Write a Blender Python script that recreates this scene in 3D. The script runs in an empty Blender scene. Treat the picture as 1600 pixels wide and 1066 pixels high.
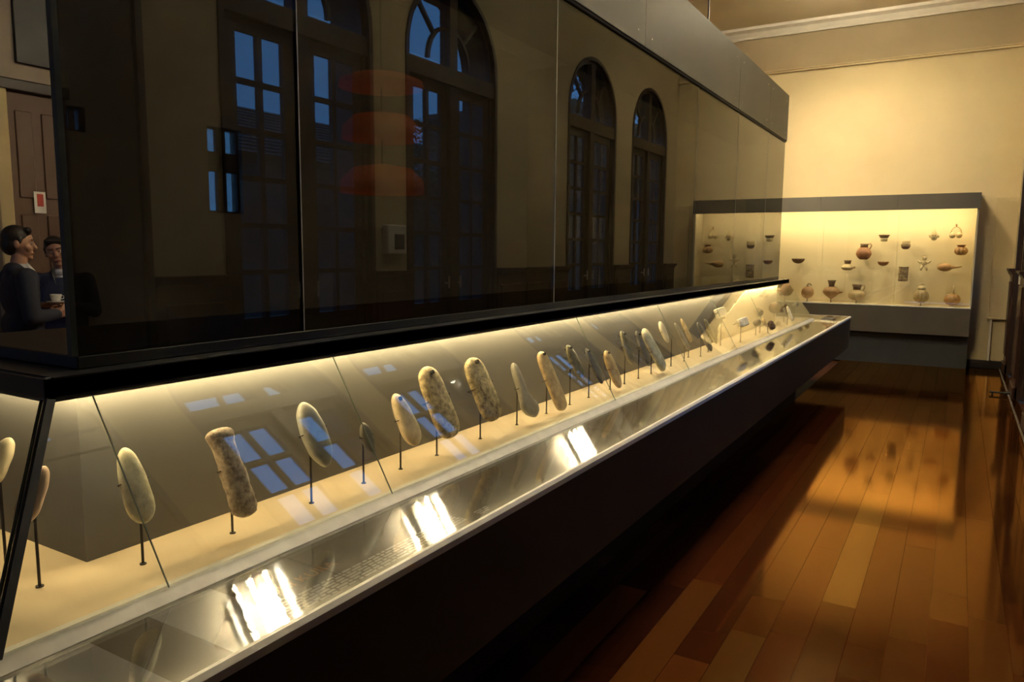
import bpy, bmesh, math, random
from mathutils import Vector, Matrix, noise, Quaternion

random.seed(7)
scene = bpy.context.scene
COL = scene.collection

# ------------------------------------------------------------------ camera
F_PX, ROLL, CAM_H = 1164.0, math.radians(0.43), 1.6
_y = Vector((700.0, -133.0, F_PX)).normalized()
_h = Vector((math.cos(ROLL), math.sin(ROLL), 0))
_up = _y.cross(_h).normalized()
if _up.y > 0: _up = -_up
_x = _y.cross(_up).normalized()
if _x.x < 0: _x = -_x
right = Vector((_x.x, _y.x, _up.x)); down = Vector((_x.y, _y.y, _up.y)); fwd = Vector((_x.z, _y.z, _up.z))
cd = bpy.data.cameras.new('camera'); cd.sensor_width = 36.0; cd.lens = F_PX / 1600 * 36.0
cd.clip_start = 0.05; cd.clip_end = 300
cam = bpy.data.objects.new('camera', cd); COL.objects.link(cam)
M = Matrix.Identity(4)
for i in range(3):
    M[i][0], M[i][1], M[i][2] = right[i], -down[i], -fwd[i]
M[2][3] = CAM_H
cam.matrix_world = M
scene.camera = cam

# ------------------------------------------------------------------ world (dusk sky)
w = bpy.data.worlds.new('dusk_sky'); scene.world = w; w.use_nodes = True
bg = w.node_tree.nodes['Background']
bg.inputs[0].default_value = (0.15, 0.44, 1.0, 1); bg.inputs[1].default_value = 2.8

# light levels of the lamps the place has
LED_CASE, LED_FAR, TUBE, WALL_SPOT = 60.0, 96.0, 320.0, 345.0

vs = scene.view_settings
vs.view_transform = 'Standard'; vs.look = 'None'; vs.exposure = 0.0; vs.gamma = 1.0; vs.use_curve_mapping = False
cy = scene.cycles
cy.max_bounces = 10; cy.transparent_max_bounces = 40; cy.glossy_bounces = 6; cy.diffuse_bounces = 4
cy.caustics_reflective = False; cy.caustics_refractive = False
cy.sample_clamp_indirect = 90.0; cy.use_denoising = True

# ------------------------------------------------------------------ materials
MATS = {}
def nt(name):
    m = bpy.data.materials.new(name); m.use_nodes = True
    MATS[name] = m
    return m, m.node_tree, m.node_tree.nodes, m.node_tree.links, m.node_tree.nodes['Principled BSDF']

def plain(name, col, rough=0.6, metal=0.0, spec=0.5, var=0.12, scale=8.0, bump=0.0, bscale=60.0, coord='Object'):
    """base colour with a soft noise mottling and optional fine relief"""
    m, t, n, l, p = nt(name)
    p.inputs['Roughness'].default_value = rough; p.inputs['Metallic'].default_value = metal
    p.inputs['Specular IOR Level'].default_value = spec
    tc = n.new('ShaderNodeTexCoord')
    nz = n.new('ShaderNodeTexNoise'); nz.inputs['Scale'].default_value = scale; nz.inputs['Detail'].default_value = 5
    l.new(tc.outputs[coord], nz.inputs['Vector'])
    r = n.new('ShaderNodeValToRGB')
    r.color_ramp.elements[0].position = 0.3; r.color_ramp.elements[1].position = 0.7
    r.color_ramp.elements[0].color = tuple(c * (1 - var) for c in col) + (1,)
    r.color_ramp.elements[1].color = tuple(min(1, c * (1 + var)) for c in col) + (1,)
    l.new(nz.outputs['Fac'], r.inputs['Fac']); l.new(r.outputs['Color'], p.inputs['Base Color'])
    if bump:
        nb = n.new('ShaderNodeTexNoise'); nb.inputs['Scale'].default_value = bscale; nb.inputs['Detail'].default_value = 6
        l.new(tc.outputs[coord], nb.inputs['Vector'])
        b = n.new('ShaderNodeBump'); b.inputs['Strength'].default_value = bump; b.inputs['Distance'].default_value = 0.004
        l.new(nb.outputs['Fac'], b.inputs['Height']); l.new(b.outputs['Normal'], p.inputs['Normal'])
    return m

def glass(name, tint, f0=0.04, rough=0.0, wave=0.0):
    """thin pane: clear or smoked transmission plus a mirror reflection by Schlick's law on either face"""
    m, t, n, l, p = nt(name); n.remove(p)
    out = n['Material Output']
    g = n.new('ShaderNodeNewGeometry')
    d = n.new('ShaderNodeVectorMath'); d.operation = 'DOT_PRODUCT'
    l.new(g.outputs['Incoming'], d.inputs[0]); l.new(g.outputs['Normal'], d.inputs[1])
    a = n.new('ShaderNodeMath'); a.operation = 'ABSOLUTE'; l.new(d.outputs['Value'], a.inputs[0])
    s = n.new('ShaderNodeMath'); s.operation = 'SUBTRACT'; s.inputs[0].default_value = 1; l.new(a.outputs[0], s.inputs[1]); s.use_clamp = True
    pw = n.new('ShaderNodeMath'); pw.operation = 'POWER'; l.new(s.outputs[0], pw.inputs[0]); pw.inputs[1].default_value = 5
    ml = n.new('ShaderNodeMath'); ml.operation = 'MULTIPLY_ADD'; l.new(pw.outputs[0], ml.inputs[0]); ml.inputs[1].default_value = 1 - f0; ml.inputs[2].default_value = f0
    tr = n.new('ShaderNodeBsdfTransparent'); tr.inputs[0].default_value = tint + (1,)
    gl = n.new('ShaderNodeBsdfGlossy'); gl.inputs['Roughness'].default_value = rough
    if wave:
        tc = n.new('ShaderNodeTexCoord'); mp = n.new('ShaderNodeMapping'); mp.inputs['Scale'].default_value = (14, 55, 1)
        nz = n.new('ShaderNodeTexNoise'); nz.inputs['Scale'].default_value = 1.0; nz.inputs['Detail'].default_value = 3
        b = n.new('ShaderNodeBump'); b.inputs['Strength'].default_value = wave; b.inputs['Distance'].default_value = 0.01
        l.new(tc.outputs['Object'], mp.inputs[0]); l.new(mp.outputs[0], nz.inputs['Vector'])
        l.new(nz.outputs['Fac'], b.inputs['Height']); l.new(b.outputs['Normal'], gl.inputs['Normal'])
    mx = n.new('ShaderNodeMixShader')
    l.new(ml.outputs[0], mx.inputs[0]); l.new(tr.outputs[0], mx.inputs[1]); l.new(gl.outputs[0], mx.inputs[2])
    l.new(mx.outputs[0], out.inputs['Surface'])
    return m

def emit(name, col, strength):
    m, t, n, l, p = nt(name)
    p.inputs['Base Color'].default_value = (0.8, 0.8, 0.8, 1)
    p.inputs['Emission Color'].default_value = col + (1,); p.inputs['Emission Strength'].default_value = strength
    return m

def stone(name, c1, c2, scale=30.0, rough=0.55, bump=0.25):
    m, t, n, l, p = nt(name)
    p.inputs['Roughness'].default_value = rough
    tc = n.new('ShaderNodeTexCoord')
    a = n.new('ShaderNodeTexNoise'); a.inputs['Scale'].default_value = scale; a.inputs['Detail'].default_value = 8; a.inputs['Roughness'].default_value = 0.65
    l.new(tc.outputs['Object'], a.inputs['Vector'])
    r = n.new('ShaderNodeValToRGB'); r.color_ramp.elements[0].position = 0.36; r.color_ramp.elements[1].position = 0.62
    r.color_ramp.elements[0].color = c1 + (1,); r.color_ramp.elements[1].color = c2 + (1,)
    l.new(a.outputs['Fac'], r.inputs['Fac']); l.new(r.outputs['Color'], p.inputs['Base Color'])
    b = n.new('ShaderNodeBump'); b.inputs['Strength'].default_value = bump; b.inputs['Distance'].default_value = 0.003
    l.new(a.outputs['Fac'], b.inputs['Height']); l.new(b.outputs['Normal'], p.inputs['Normal'])
    return m

def wood(name, c1, c2, rough=0.35, axis='Z', scale=9.0, objcol=False, coat=0.0):
    m, t, n, l, p = nt(name)
    p.inputs['Roughness'].default_value = rough
    p.inputs['Coat Weight'].default_value = coat; p.inputs['Coat Roughness'].default_value = 0.1
    tc = n.new('ShaderNodeTexCoord'); mp = n.new('ShaderNodeMapping')
    sc = {'X': (0.6, 8, 8), 'Y': (8, 0.6, 8), 'Z': (8, 8, 0.6)}[axis]
    mp.inputs['Scale'].default_value = sc
    l.new(tc.outputs['Object'], mp.inputs[0])
    nz = n.new('ShaderNodeTexNoise'); nz.inputs['Scale'].default_value = scale; nz.inputs['Detail'].default_value = 6; nz.inputs['Distortion'].default_value = 0.6
    l.new(mp.outputs[0], nz.inputs['Vector'])
    r = n.new('ShaderNodeValToRGB'); r.color_ramp.elements[0].position = 0.3; r.color_ramp.elements[1].position = 0.72
    if objcol:
        r.color_ramp.elements[0].color = (0.62, 0.55, 0.5, 1); r.color_ramp.elements[1].color = (1.15, 1.15, 1.15, 1)
        oi = n.new('ShaderNodeObjectInfo')
        mx = n.new('ShaderNodeMix'); mx.data_type = 'RGBA'; mx.blend_type = 'MULTIPLY'; mx.inputs['Factor'].default_value = 1
        l.new(oi.outputs['Color'], mx.inputs['A']); l.new(r.outputs['Color'], mx.inputs['B'])
        l.new(mx.outputs['Result'], p.inputs['Base Color'])
        # every board starts its grain somewhere else
        ad = n.new('ShaderNodeVectorMath'); ad.operation = 'ADD'
        l.new(tc.outputs['Object'], ad.inputs[0]); l.new(oi.outputs['Random'], ad.inputs[1]); l.new(ad.outputs[0], mp.inputs[0])
        # worn lacquer: slightly uneven gloss
        n2 = n.new('ShaderNodeTexNoise'); n2.inputs['Scale'].default_value = 2.2; n2.inputs['Detail'].default_value = 7
        g2 = n.new('ShaderNodeNewGeometry'); l.new(g2.outputs['Position'], n2.inputs['Vector'])
        mr = n.new('ShaderNodeMapRange'); mr.inputs['To Min'].default_value = rough * 0.75; mr.inputs['To Max'].default_value = rough * 1.35
        l.new(n2.outputs['Fac'], mr.inputs['Value']); l.new(mr.outputs[0], p.inputs['Roughness'])
    else:
        r.color_ramp.elements[0].color = c1 + (1,); r.color_ramp.elements[1].color = c2 + (1,)
        l.new(r.outputs['Color'], p.inputs['Base Color'])
    return m

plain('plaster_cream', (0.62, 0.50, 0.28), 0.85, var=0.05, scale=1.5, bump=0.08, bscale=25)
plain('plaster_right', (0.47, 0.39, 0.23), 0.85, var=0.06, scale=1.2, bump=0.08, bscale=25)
plain('wall_unlit', (0.42, 0.335, 0.20), 0.85, var=0.05, scale=1.5)
plain('plaster_dim', (0.40, 0.34, 0.28), 0.85, var=0.1, scale=1.2)
plain('ceiling_paint', (0.86, 0.77, 0.58), 0.9, var=0.04, scale=1.0)
plain('cornice_paint', (0.86, 0.79, 0.65), 0.8, var=0.04)
plain('black_board', (0.012, 0.011, 0.010), 0.45, var=0.2)
plain('body_panel', (0.015, 0.0095, 0.006), 0.6, spec=0.3, var=0.15, scale=3)
plain('hood_metal', (0.055, 0.055, 0.055), 0.3, metal=0.5, var=0.15, scale=5)
plain('rail_metal', (0.60, 0.58, 0.52), 0.4, metal=0.1, var=0.08, scale=20)
plain('trim_metal', (0.78, 0.76, 0.70), 0.35, metal=0.1, var=0.05, scale=20)
plain('header_metal', (0.092, 0.084, 0.056), 0.5, metal=0.2, var=0.07, scale=1.5, bump=0.03, bscale=200)
plain('case_floor', (0.66, 0.53, 0.34), 0.8, var=0.05, scale=6)
plain('backdrop', (0.14, 0.136, 0.13), 0.8, var=0.05, scale=4)
plain('map_cream', (0.93, 0.84, 0.58), 0.8, var=0.06, scale=14)
plain('map_brown', (0.085, 0.07, 0.05), 0.8, var=0.15, scale=10)
plain('ledge_print', (0.075, 0.055, 0.038), 0.6, var=0.1, scale=4)
plain('ledge_sky_sheen', (0.48, 0.48, 0.54), 0.6, var=0.04, scale=4)
plain('print_white', (0.95, 0.92, 0.86), 0.7, var=0.03)
plain('print_orange', (0.72, 0.34, 0.12), 0.7, var=0.05)
plain('far_frame', (0.075, 0.064, 0.043), 0.55, var=0.08, scale=3)
plain('far_base', (0.05, 0.058, 0.06), 0.6, var=0.12, scale=3)
plain('far_back', (0.64, 0.53, 0.32), 0.85, var=0.03, scale=2)
plain('rod_black', (0.03, 0.025, 0.02), 0.4, metal=0.5)
plain('rod_brown', (0.10, 0.07, 0.04), 0.45, metal=0.4)
plain('hole_dark', (0.02, 0.015, 0.01), 0.9)
plain('joint_green', (0.26, 0.30, 0.24), 0.3, var=0.1)
plain('edge_green', (0.045, 0.055, 0.048), 0.3, var=0.1)
plain('lamp_white', (0.75, 0.75, 0.72), 0.5, var=0.03)
plain('paper', (0.80, 0.76, 0.72), 0.8, var=0.04)
plain('print_red', (0.55, 0.08, 0.06), 0.8, var=0.1)
plain('box_white', (0.72, 0.70, 0.64), 0.5, var=0.03)
plain('roof_tile', (0.085, 0.075, 0.06), 0.8, var=0.25, scale=9)
plain('house_wall', (0.09, 0.08, 0.065), 0.9, var=0.1, scale=2)
plain('soil', (0.04, 0.042, 0.03), 0.95, var=0.3, scale=2)
plain('leaf', (0.03, 0.045, 0.012), 0.7, var=0.5, scale=3)
plain('bark', (0.10, 0.07, 0.05), 0.9, var=0.3, scale=12)
plain('suit_navy', (0.018, 0.022, 0.038), 0.75, var=0.2, scale=30, bump=0.2, bscale=300)
plain('suit_blue', (0.022, 0.032, 0.075), 0.7, var=0.2, scale=30, bump=0.2, bscale=300)
plain('trousers', (0.02, 0.02, 0.024), 0.8, var=0.2, scale=30)
plain('shirt', (0.62, 0.62, 0.66), 0.8, var=0.05)
plain('skin', (0.48, 0.26, 0.17), 0.5, var=0.1, scale=25)
plain('hair_dark', (0.018, 0.012, 0.009), 0.5, var=0.3, scale=90, bump=0.6, bscale=180)
plain('shoe', (0.012, 0.010, 0.009), 0.3)
plain('porcelain', (0.80, 0.78, 0.76), 0.25, var=0.02)
plain('eye_white', (0.7, 0.68, 0.65), 0.3, var=0.02)
plain('lip', (0.33, 0.12, 0.09), 0.5, var=0.05)
wood('floor_board', None, None, rough=0.075, axis='Y', scale=5, objcol=True, coat=0.0)
def lacquer(name, tint, f0=0.004):
    """stained floor lacquer: the wood colour under a red-brown tinted sheen"""
    m = MATS[name]; n = m.node_tree.nodes; l = m.node_tree.links; p = n['Principled BSDF']; out = n['Material Output']
    p.inputs['Specular IOR Level'].default_value = 0.0
    g = n.new('ShaderNodeNewGeometry'); d = n.new('ShaderNodeVectorMath'); d.operation = 'DOT_PRODUCT'
    l.new(g.outputs['Incoming'], d.inputs[0]); l.new(g.outputs['Normal'], d.inputs[1])
    sb_ = n.new('ShaderNodeMath'); sb_.operation = 'SUBTRACT'; sb_.inputs[0].default_value = 1; sb_.use_clamp = True; l.new(d.outputs['Value'], sb_.inputs[1])
    pw = n.new('ShaderNodeMath'); pw.operation = 'POWER'; pw.inputs[1].default_value = 5; l.new(sb_.outputs[0], pw.inputs[0])
    ma = n.new('ShaderNodeMath'); ma.operation = 'MULTIPLY_ADD'; ma.inputs[1].default_value = 2.0; ma.inputs[2].default_value = f0; ma.use_clamp = True; l.new(pw.outputs[0], ma.inputs[0])
    gl = n.new('ShaderNodeBsdfGlossy'); gl.inputs['Color'].default_value = tint + (1,)
    src = p.inputs['Roughness'].links[0].from_socket; l.new(src, gl.inputs['Roughness'])
    mx = n.new('ShaderNodeMixShader'); l.new(ma.outputs[0], mx.inputs[0]); l.new(p.outputs[0], mx.inputs[1]); l.new(gl.outputs[0], mx.inputs[2]); l.new(mx.outputs[0], out.inputs['Surface'])
lacquer('floor_board', (0.86, 0.46, 0.155))
wood('floor_plain', (0.07, 0.02, 0.008), (0.16, 0.055, 0.018), rough=0.2, axis='Y')
wood('wood_dark', (0.022, 0.010, 0.006), (0.060, 0.026, 0.014), rough=0.35)
wood('wood_window', (0.018, 0.010, 0.007), (0.040, 0.021, 0.013), rough=0.4)
wood('wood_door', (0.10, 0.055, 0.035), (0.17, 0.095, 0.06), rough=0.5)
glass('glass_clear', (0.95, 0.965, 0.945), f0=0.055)
glass('glass_smoked', (0.26, 0.26, 0.245), f0=0.062)
glass('glass_ledge', (0.86, 0.86, 0.85), f0=0.23, rough=0.002, wave=0.008)
glass('glass_window', (0.92, 0.95, 0.97), f0=0.04)
emit('led_warm', (1.0, 0.76, 0.40), LED_CASE)
emit('led_far', (1.0, 0.79, 0.46), LED_FAR)
emit('tube_white', (1.0, 0.86, 0.62), TUBE)
emit('spot_face', (1.0, 0.80, 0.45), WALL_SPOT)
# stones
stone('st_pale', (0.506, 0.437, 0.276), (0.900, 0.845, 0.589), 22)
stone('st_rough', (0.184, 0.127, 0.092), (0.614, 0.486, 0.358), 45, 0.7, 0.6)
stone('st_grey', (0.30, 0.29, 0.24), (0.52, 0.50, 0.42), 12, 0.35, 0.1)
stone('st_dark', (0.10, 0.09, 0.07), (0.22, 0.20, 0.15), 16, 0.35, 0.1)
stone('st_beige', (0.598, 0.437, 0.253), (0.900, 0.742, 0.486), 18, 0.45, 0.1)
stone('st_ochre', (0.299, 0.218, 0.115), (0.845, 0.666, 0.346), 55, 0.55, 0.3)
stone('st_ochre_dark', (0.138, 0.098, 0.057), (0.742, 0.589, 0.307), 40, 0.55, 0.3)
stone('st_boot', (0.253, 0.230, 0.184), (0.435, 0.397, 0.320), 14, 0.4, 0.1)
stone('st_tan', (0.391, 0.253, 0.115), (0.742, 0.538, 0.256), 25, 0.4, 0.15)
stone('st_olive', (0.13, 0.11, 0.06), (0.30, 0.26, 0.15), 20, 0.3, 0.1)
stone('st_cream', (0.66, 0.58, 0.40), (0.84, 0.76, 0.56), 20, 0.5, 0.1)
stone('st_pink', (0.52, 0.36, 0.26), (0.70, 0.52, 0.40), 14, 0.4, 0.1)
stone('st_brown', (0.045, 0.022, 0.010), (0.15, 0.080, 0.035), 40, 0.7, 0.5)
# pottery
stone('clay_brown', (0.099, 0.053, 0.022), (0.177, 0.095, 0.041), 14, 0.6, 0.1)
stone('clay_tan', (0.260, 0.136, 0.056), (0.394, 0.231, 0.102), 8, 0.6, 0.1)
stone('clay_red', (0.223, 0.087, 0.034), (0.340, 0.150, 0.061), 10, 0.55, 0.1)
stone('clay_cream', (0.50, 0.37, 0.18), (0.68, 0.53, 0.29), 14, 0.6, 0.15)
stone('clay_olive', (0.30, 0.205, 0.09), (0.46, 0.34, 0.16), 9, 0.55, 0.1)
stone('clay_pattern', (0.087, 0.037, 0.015), (0.422, 0.313, 0.163), 22, 0.6, 0.3)
stone('clay_orange', (0.322, 0.161, 0.050), (0.449, 0.258, 0.095), 8, 0.5, 0.1)

# ------------------------------------------------------------------ mesh helpers
WL = {}   # world location of every object that may be a parent
def link(o, loc, parent=None):
    COL.objects.link(o)
    loc = Vector(loc)
    if parent is not None:
        o.parent = parent; o.location = loc - WL[parent.name]
    else:
        o.location = loc
    WL[o.name] = loc
    return o
def tag(o, label=None, cat=None, group=None, kind=None):
    if label: o['label'] = label
    if cat: o['category'] = cat
    if group: o['group'] = group
    if kind: o['kind'] = kind
    return o
def empty(name, loc, label=None, cat=None, group=None, kind=None):
    o = bpy.data.objects.new(name, None); o.empty_display_size = 0.1
    link(o, loc); return tag(o, label, cat, group, kind)
class MB:
    """collects world-space geometry and links it as one mesh object"""
    def __init__(s): s.v, s.f = [], []
    def add(s, V, F):
        b = len(s.v); s.v += [tuple(v) for v in V]; s.f += [tuple(b + i for i in f) for f in F]; return s
    def box(s, x0, x1, y0, y1, z0, z1):
        V = [(x, y, z) for x in (x0, x1) for y in (y0, y1) for z in (z0, z1)]
        return s.add(V, [(0, 1, 3, 2), (4, 6, 7, 5), (0, 4, 5, 1), (2, 3, 7, 6), (0, 2, 6, 4), (1, 5, 7, 3)])
    def prism(s, poly, ax, a, b):
        """polygon (list of 2-tuples in the two other axes, cyclic order) extruded along axis ax from a to b"""
        n = len(poly)
        def P(u, v, t):
            return {'X': (t, u, v), 'Y': (u, t, v), 'Z': (u, v, t)}[ax]
        V = [P(u, v, a) for u, v in poly] + [P(u, v, b) for u, v in poly]
        Fc = [tuple(range(n - 1, -1, -1)), tuple(range(n, 2 * n))] + [(i, (i + 1) % n, n + (i + 1) % n, n + i) for i in range(n)]
        return s.add(V, Fc)
    def quad_slab(s, a, b, c, d, th):
        a, b, c, d = map(Vector, (a, b, c, d)); nrm = (b - a).cross(d - a).normalized() * th
        V = [a, b, c, d, a + nrm, b + nrm, c + nrm, d + nrm]
        return s.add(V, [(3, 2, 1, 0), (4, 5, 6, 7), (0, 1, 5, 4), (1, 2, 6, 5), (2, 3, 7, 6), (3, 0, 4, 7)])
    def tube(s, pts, r, n=10, cap=True):
        pts = [Vector(p) for p in pts]; rs = r if isinstance(r, (list, tuple)) else [r] * len(pts)
        V, Fc = [], []; ref = None
        for i, p in enumerate(pts):
            d = (pts[min(i + 1, len(pts) - 1)] - pts[max(i - 1, 0)]).normalized()
            if ref is None:
                ref = Vector((0, 0, 1)) if abs(d.z) < 0.9 else Vector((1, 0, 0))
            u = d.cross(ref).normalized(); v = u.cross(d).normalized(); ref = v
            for k in range(n):
                a = 2 * math.pi * k / n; V.append(p + (u * math.cos(a) + v * math.sin(a)) * rs[i])
        for i in range(len(pts) - 1):
            for k in range(n):
                Fc.append((i * n + k, i * n + (k + 1) % n, (i + 1) * n + (k + 1) % n, (i + 1) * n + k))
        if cap: Fc += [tuple(range(n - 1, -1, -1)), tuple(range((len(pts) - 1) * n, len(pts) * n))]
        return s.add(V, Fc)
    def lathe(s, prof, c, n=28, sq=1.0, lobes=0, lobe=0.0):
        """profile [(r, z)] turned about a vertical axis through c; lobes give a fluted body"""
        V, Fc = [], []
        for r, z in prof:
            for k in range(n):
                a = 2 * math.pi * k / n
                q = r * (1 + (lobe * (abs(math.cos(lobes * a / 2)) - 0.6) if lobes else 0))
                V.append((c[0] + q * math.cos(a), c[1] + q * math.sin(a) * sq, c[2] + z))
        m = len(prof)
        for i in range(m - 1):
            for k in range(n):
                Fc.append((i * n + k, i * n + (k + 1) % n, (i + 1) * n + (k + 1) % n, (i + 1) * n + k))
        Fc += [tuple(range(n - 1, -1, -1)), tuple(range((m - 1) * n, m * n))]
        return s.add(V, Fc)
    def ball(s, c, r, n=14, m=9, rot=None):
        rx, ry, rz = r if isinstance(r, (list, tuple)) else (r, r, r); c = Vector(c)
        V, Fc = [], []
        for j in range(m + 1):
            t = math.pi * j / m
            for k in range(n):
                a = 2 * math.pi * k / n
                v = Vector((rx * math.sin(t) * math.cos(a), ry * math.sin(t) * math.sin(a), rz * math.cos(t)))
                V.append(c + (rot @ v if rot else v))
        for j in range(m):
            for k in range(n):
                Fc.append((j * n + k, (j + 1) * n + k, (j + 1) * n + (k + 1) % n, j * n + (k + 1) % n))
        return s.add(V, Fc)
    def build(s, name, mat, parent=None, smooth=False, origin=None, bevel=0.0, doubles=False):
        if origin is None:
            if parent is not None: origin = WL[parent.name]
            else:
                xs, ys, zs = zip(*s.v); origin = ((min(xs) + max(xs)) / 2, (min(ys) + max(ys)) / 2, min(zs))
        ox, oy, oz = origin
        me = bpy.data.meshes.new(name)
        me.from_pydata([(x - ox, y - oy, z - oz) for x, y, z in s.v], [], s.f)
        bm = bmesh.new(); bm.from_mesh(me)
        if doubles: bmesh.ops.remove_doubles(bm, verts=bm.verts, dist=1e-5)
        bmesh.ops.recalc_face_normals(bm, faces=bm.faces)
        if bevel: bmesh.ops.bevel(bm, geom=list(bm.edges), offset=bevel, segments=1, affect='EDGES')
        if smooth:
            for f in bm.faces: f.smooth = True
        bm.to_mesh(me); bm.free()
        me.materials.append(MATS[mat])
        return link(bpy.data.objects.new(name, me), origin, parent)
def box(name, x0, x1, y0, y1, z0, z1, mat, parent=None, bevel=0.0, origin=None):
    return MB().box(x0, x1, y0, y1, z0, z1).build(name, mat, parent, bevel=bevel, origin=origin)
def copy_tree(o, parent=None, shift=(0, 0, 0)):
    c = o.copy(); COL.objects.link(c)
    if parent is not None: c.parent = parent
    else: c.location = Vector(o.location) + Vector(shift)
    for ch in list(o.children): copy_tree(ch, c)
    return c
def S(o, label): return tag(o, label, None, None, 'structure')

# ------------------------------------------------------------------ room shell
RX, FY, BY, LX, CZ = 0.66, 12.6, -5.0, -7.2, 5.16
fl = S(box('floor', LX - 0.2, RX + 0.45, BY - 0.2, FY + 0.2, -0.14, -0.022, 'floor_plain'), 'polished dark red hardwood floor')
S(box('ceiling', LX - 0.2, RX + 0.45, BY - 0.2, FY + 0.2, CZ, CZ + 0.15, 'ceiling_paint'), 'beige painted ceiling')
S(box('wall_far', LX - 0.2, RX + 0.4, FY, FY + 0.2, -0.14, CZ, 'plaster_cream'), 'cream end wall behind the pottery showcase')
S(box('floor_hall', LX, -1.9, BY, FY, -0.022, 0.0, 'floor_plain'), 'dark wooden floor behind the island showcase')

# arched openings of the right wall
OPEN = [(-2.55, -1.05), (-0.62, 0.88), (1.32, 2.82), (3.36, 4.86), (5.29, 6.79), (8.45, 9.95), (10.55, 12.05)]
R_A, SPRING, WT = 0.75, 3.38, 0.40
def arch_pts(y0, y1, n=20):
    c = (y0 + y1) / 2; r = (y1 - y0) / 2
    return [(c - r * math.cos(math.pi * k / n), SPRING + r * math.sin(math.pi * k / n)) for k in range(n + 1)]
mb = MB()
ys = BY
for y0, y1 in OPEN:
    mb.box(RX, RX + WT, ys, y0, -0.022, CZ); ys = y1
    ap = arch_pts(y0, y1)
    for (a, za), (b, zb) in zip(ap[:-1], ap[1:]):
        mb.prism([(a, za), (b, zb), (b, CZ), (a, CZ)], 'X', RX, RX + WT)
mb.box(RX, RX + WT, ys, FY, -0.022, CZ)
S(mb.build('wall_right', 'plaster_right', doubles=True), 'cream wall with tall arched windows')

# left hall wall with two small windows and a doorway, wall behind the camera
mb = MB(); X0, X1 = LX - 0.2, LX
zz = [(3.97, 4.15, 2.70, 2.93), (5.49, 5.95, 2.02, 2.97)]
mb.box(X0, X1, BY, 3.97, 0, CZ).box(X0, X1, 4.15, 5.49, 0, CZ).box(X0, X1, 5.95, FY, 0, CZ)
for a, b, c, d in zz: mb.box(X0, X1, a, b, 0, c).box(X0, X1, a, b, d, CZ)
S(mb.build('wall_left', 'plaster_dim'), 'dim wall of the hall behind the island')
mb = MB(); Y0, Y1 = BY - 0.2, BY
mb.box(LX - 0.2, -7.0, Y0, Y1, 0, CZ).box(-5.9, RX + WT, Y0, Y1, 0, CZ).box(-7.0, -5.9, Y0, Y1, 0, 0.9).box(-7.0, -5.9, Y0, Y1, 3.2, CZ)
S(mb.build('wall_back', 'plaster_dim'), 'plain wall behind the viewer')

# cornice and picture rail
def cornice(o, prof, ax, a, b): o.prism(prof, ax, a, b)
cp = [(0, 5.0), (0.05, 5.0), (0.06, 5.03), (0.10, 5.09), (0.17, 5.12), (0.18, 5.16), (0, 5.16)]
S(MB().prism([(FY - u, v) for u, v in cp], 'X', LX, RX).build('trim_1', 'cornice_paint') if False else
  MB().add(*(lambda P: ([(LX, FY - u, v) for u, v in P] + [(RX, FY - u, v) for u, v in P],
   [tuple(range(len(P))), tuple(range(2 * len(P) - 1, len(P) - 1, -1))] + [(i, (i + 1) % len(P), len(P) + (i + 1) % len(P), len(P) + i) for i in range(len(P))]))(cp)).build('trim_1', 'cornice_paint'),
  'white moulded cornice along the end wall')
S(MB().add(*(lambda P: ([(RX - u, BY, v) for u, v in P] + [(RX - u, FY - 0.0, v) for u, v in P],
   [tuple(range(len(P))), tuple(range(2 * len(P) - 1, len(P) - 1, -1))] + [(i, (i + 1) % len(P), len(P) + (i + 1) % len(P), len(P) + i) for i in range(len(P))]))(cp)).build('trim_2', 'cornice_paint'),
  'white moulded cornice along the window wall')
mb = MB().box(LX, RX, FY - 0.035, FY, 4.435, 4.465).box(LX, RX, FY - 0.05, FY, 4.465, 4.48)
S(mb.build('trim_3', 'plaster_cream'), 'thin picture rail high on the end wall')
S(box('wall_top_unlit', LX, RX, FY - 0.012, FY, 4.48, 5.0, 'wall_unlit'), 'end wall above the picture rail, painted darker where it is unlit')  # darker colour paints in the unlit look above the rail
# wall step, dado and black baseboard at the far right corner
S(box('trim_4', 0.40, RX, FY - 0.04, FY, 0.735, 2.42, 'plaster_cream', bevel=0.004), 'shallow wall panel right of the pottery showcase')
S(box('trim_5', 0.385, RX, FY - 0.06, FY, 0.705, 0.735, 'plaster_cream', bevel=0.006), 'dado moulding below the wall panel')
S(box('trim_6', 0.425, 0.455, FY - 0.05, FY, 0.115, 0.705, 'cornice_paint', bevel=0.003), 'narrow white vertical strip near the corner')
S(box('baseboard_far', 0.16, RX, FY - 0.07, FY, 0.0, 0.115, 'black_board', bevel=0.006), 'black baseboard at the corner of the end wall')

S(box('eaves', RX + WT, RX + WT + 0.55, BY, FY + 0.2, 4.32, 4.45, 'house_wall'), 'outer eaves above the arched windows')
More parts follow.
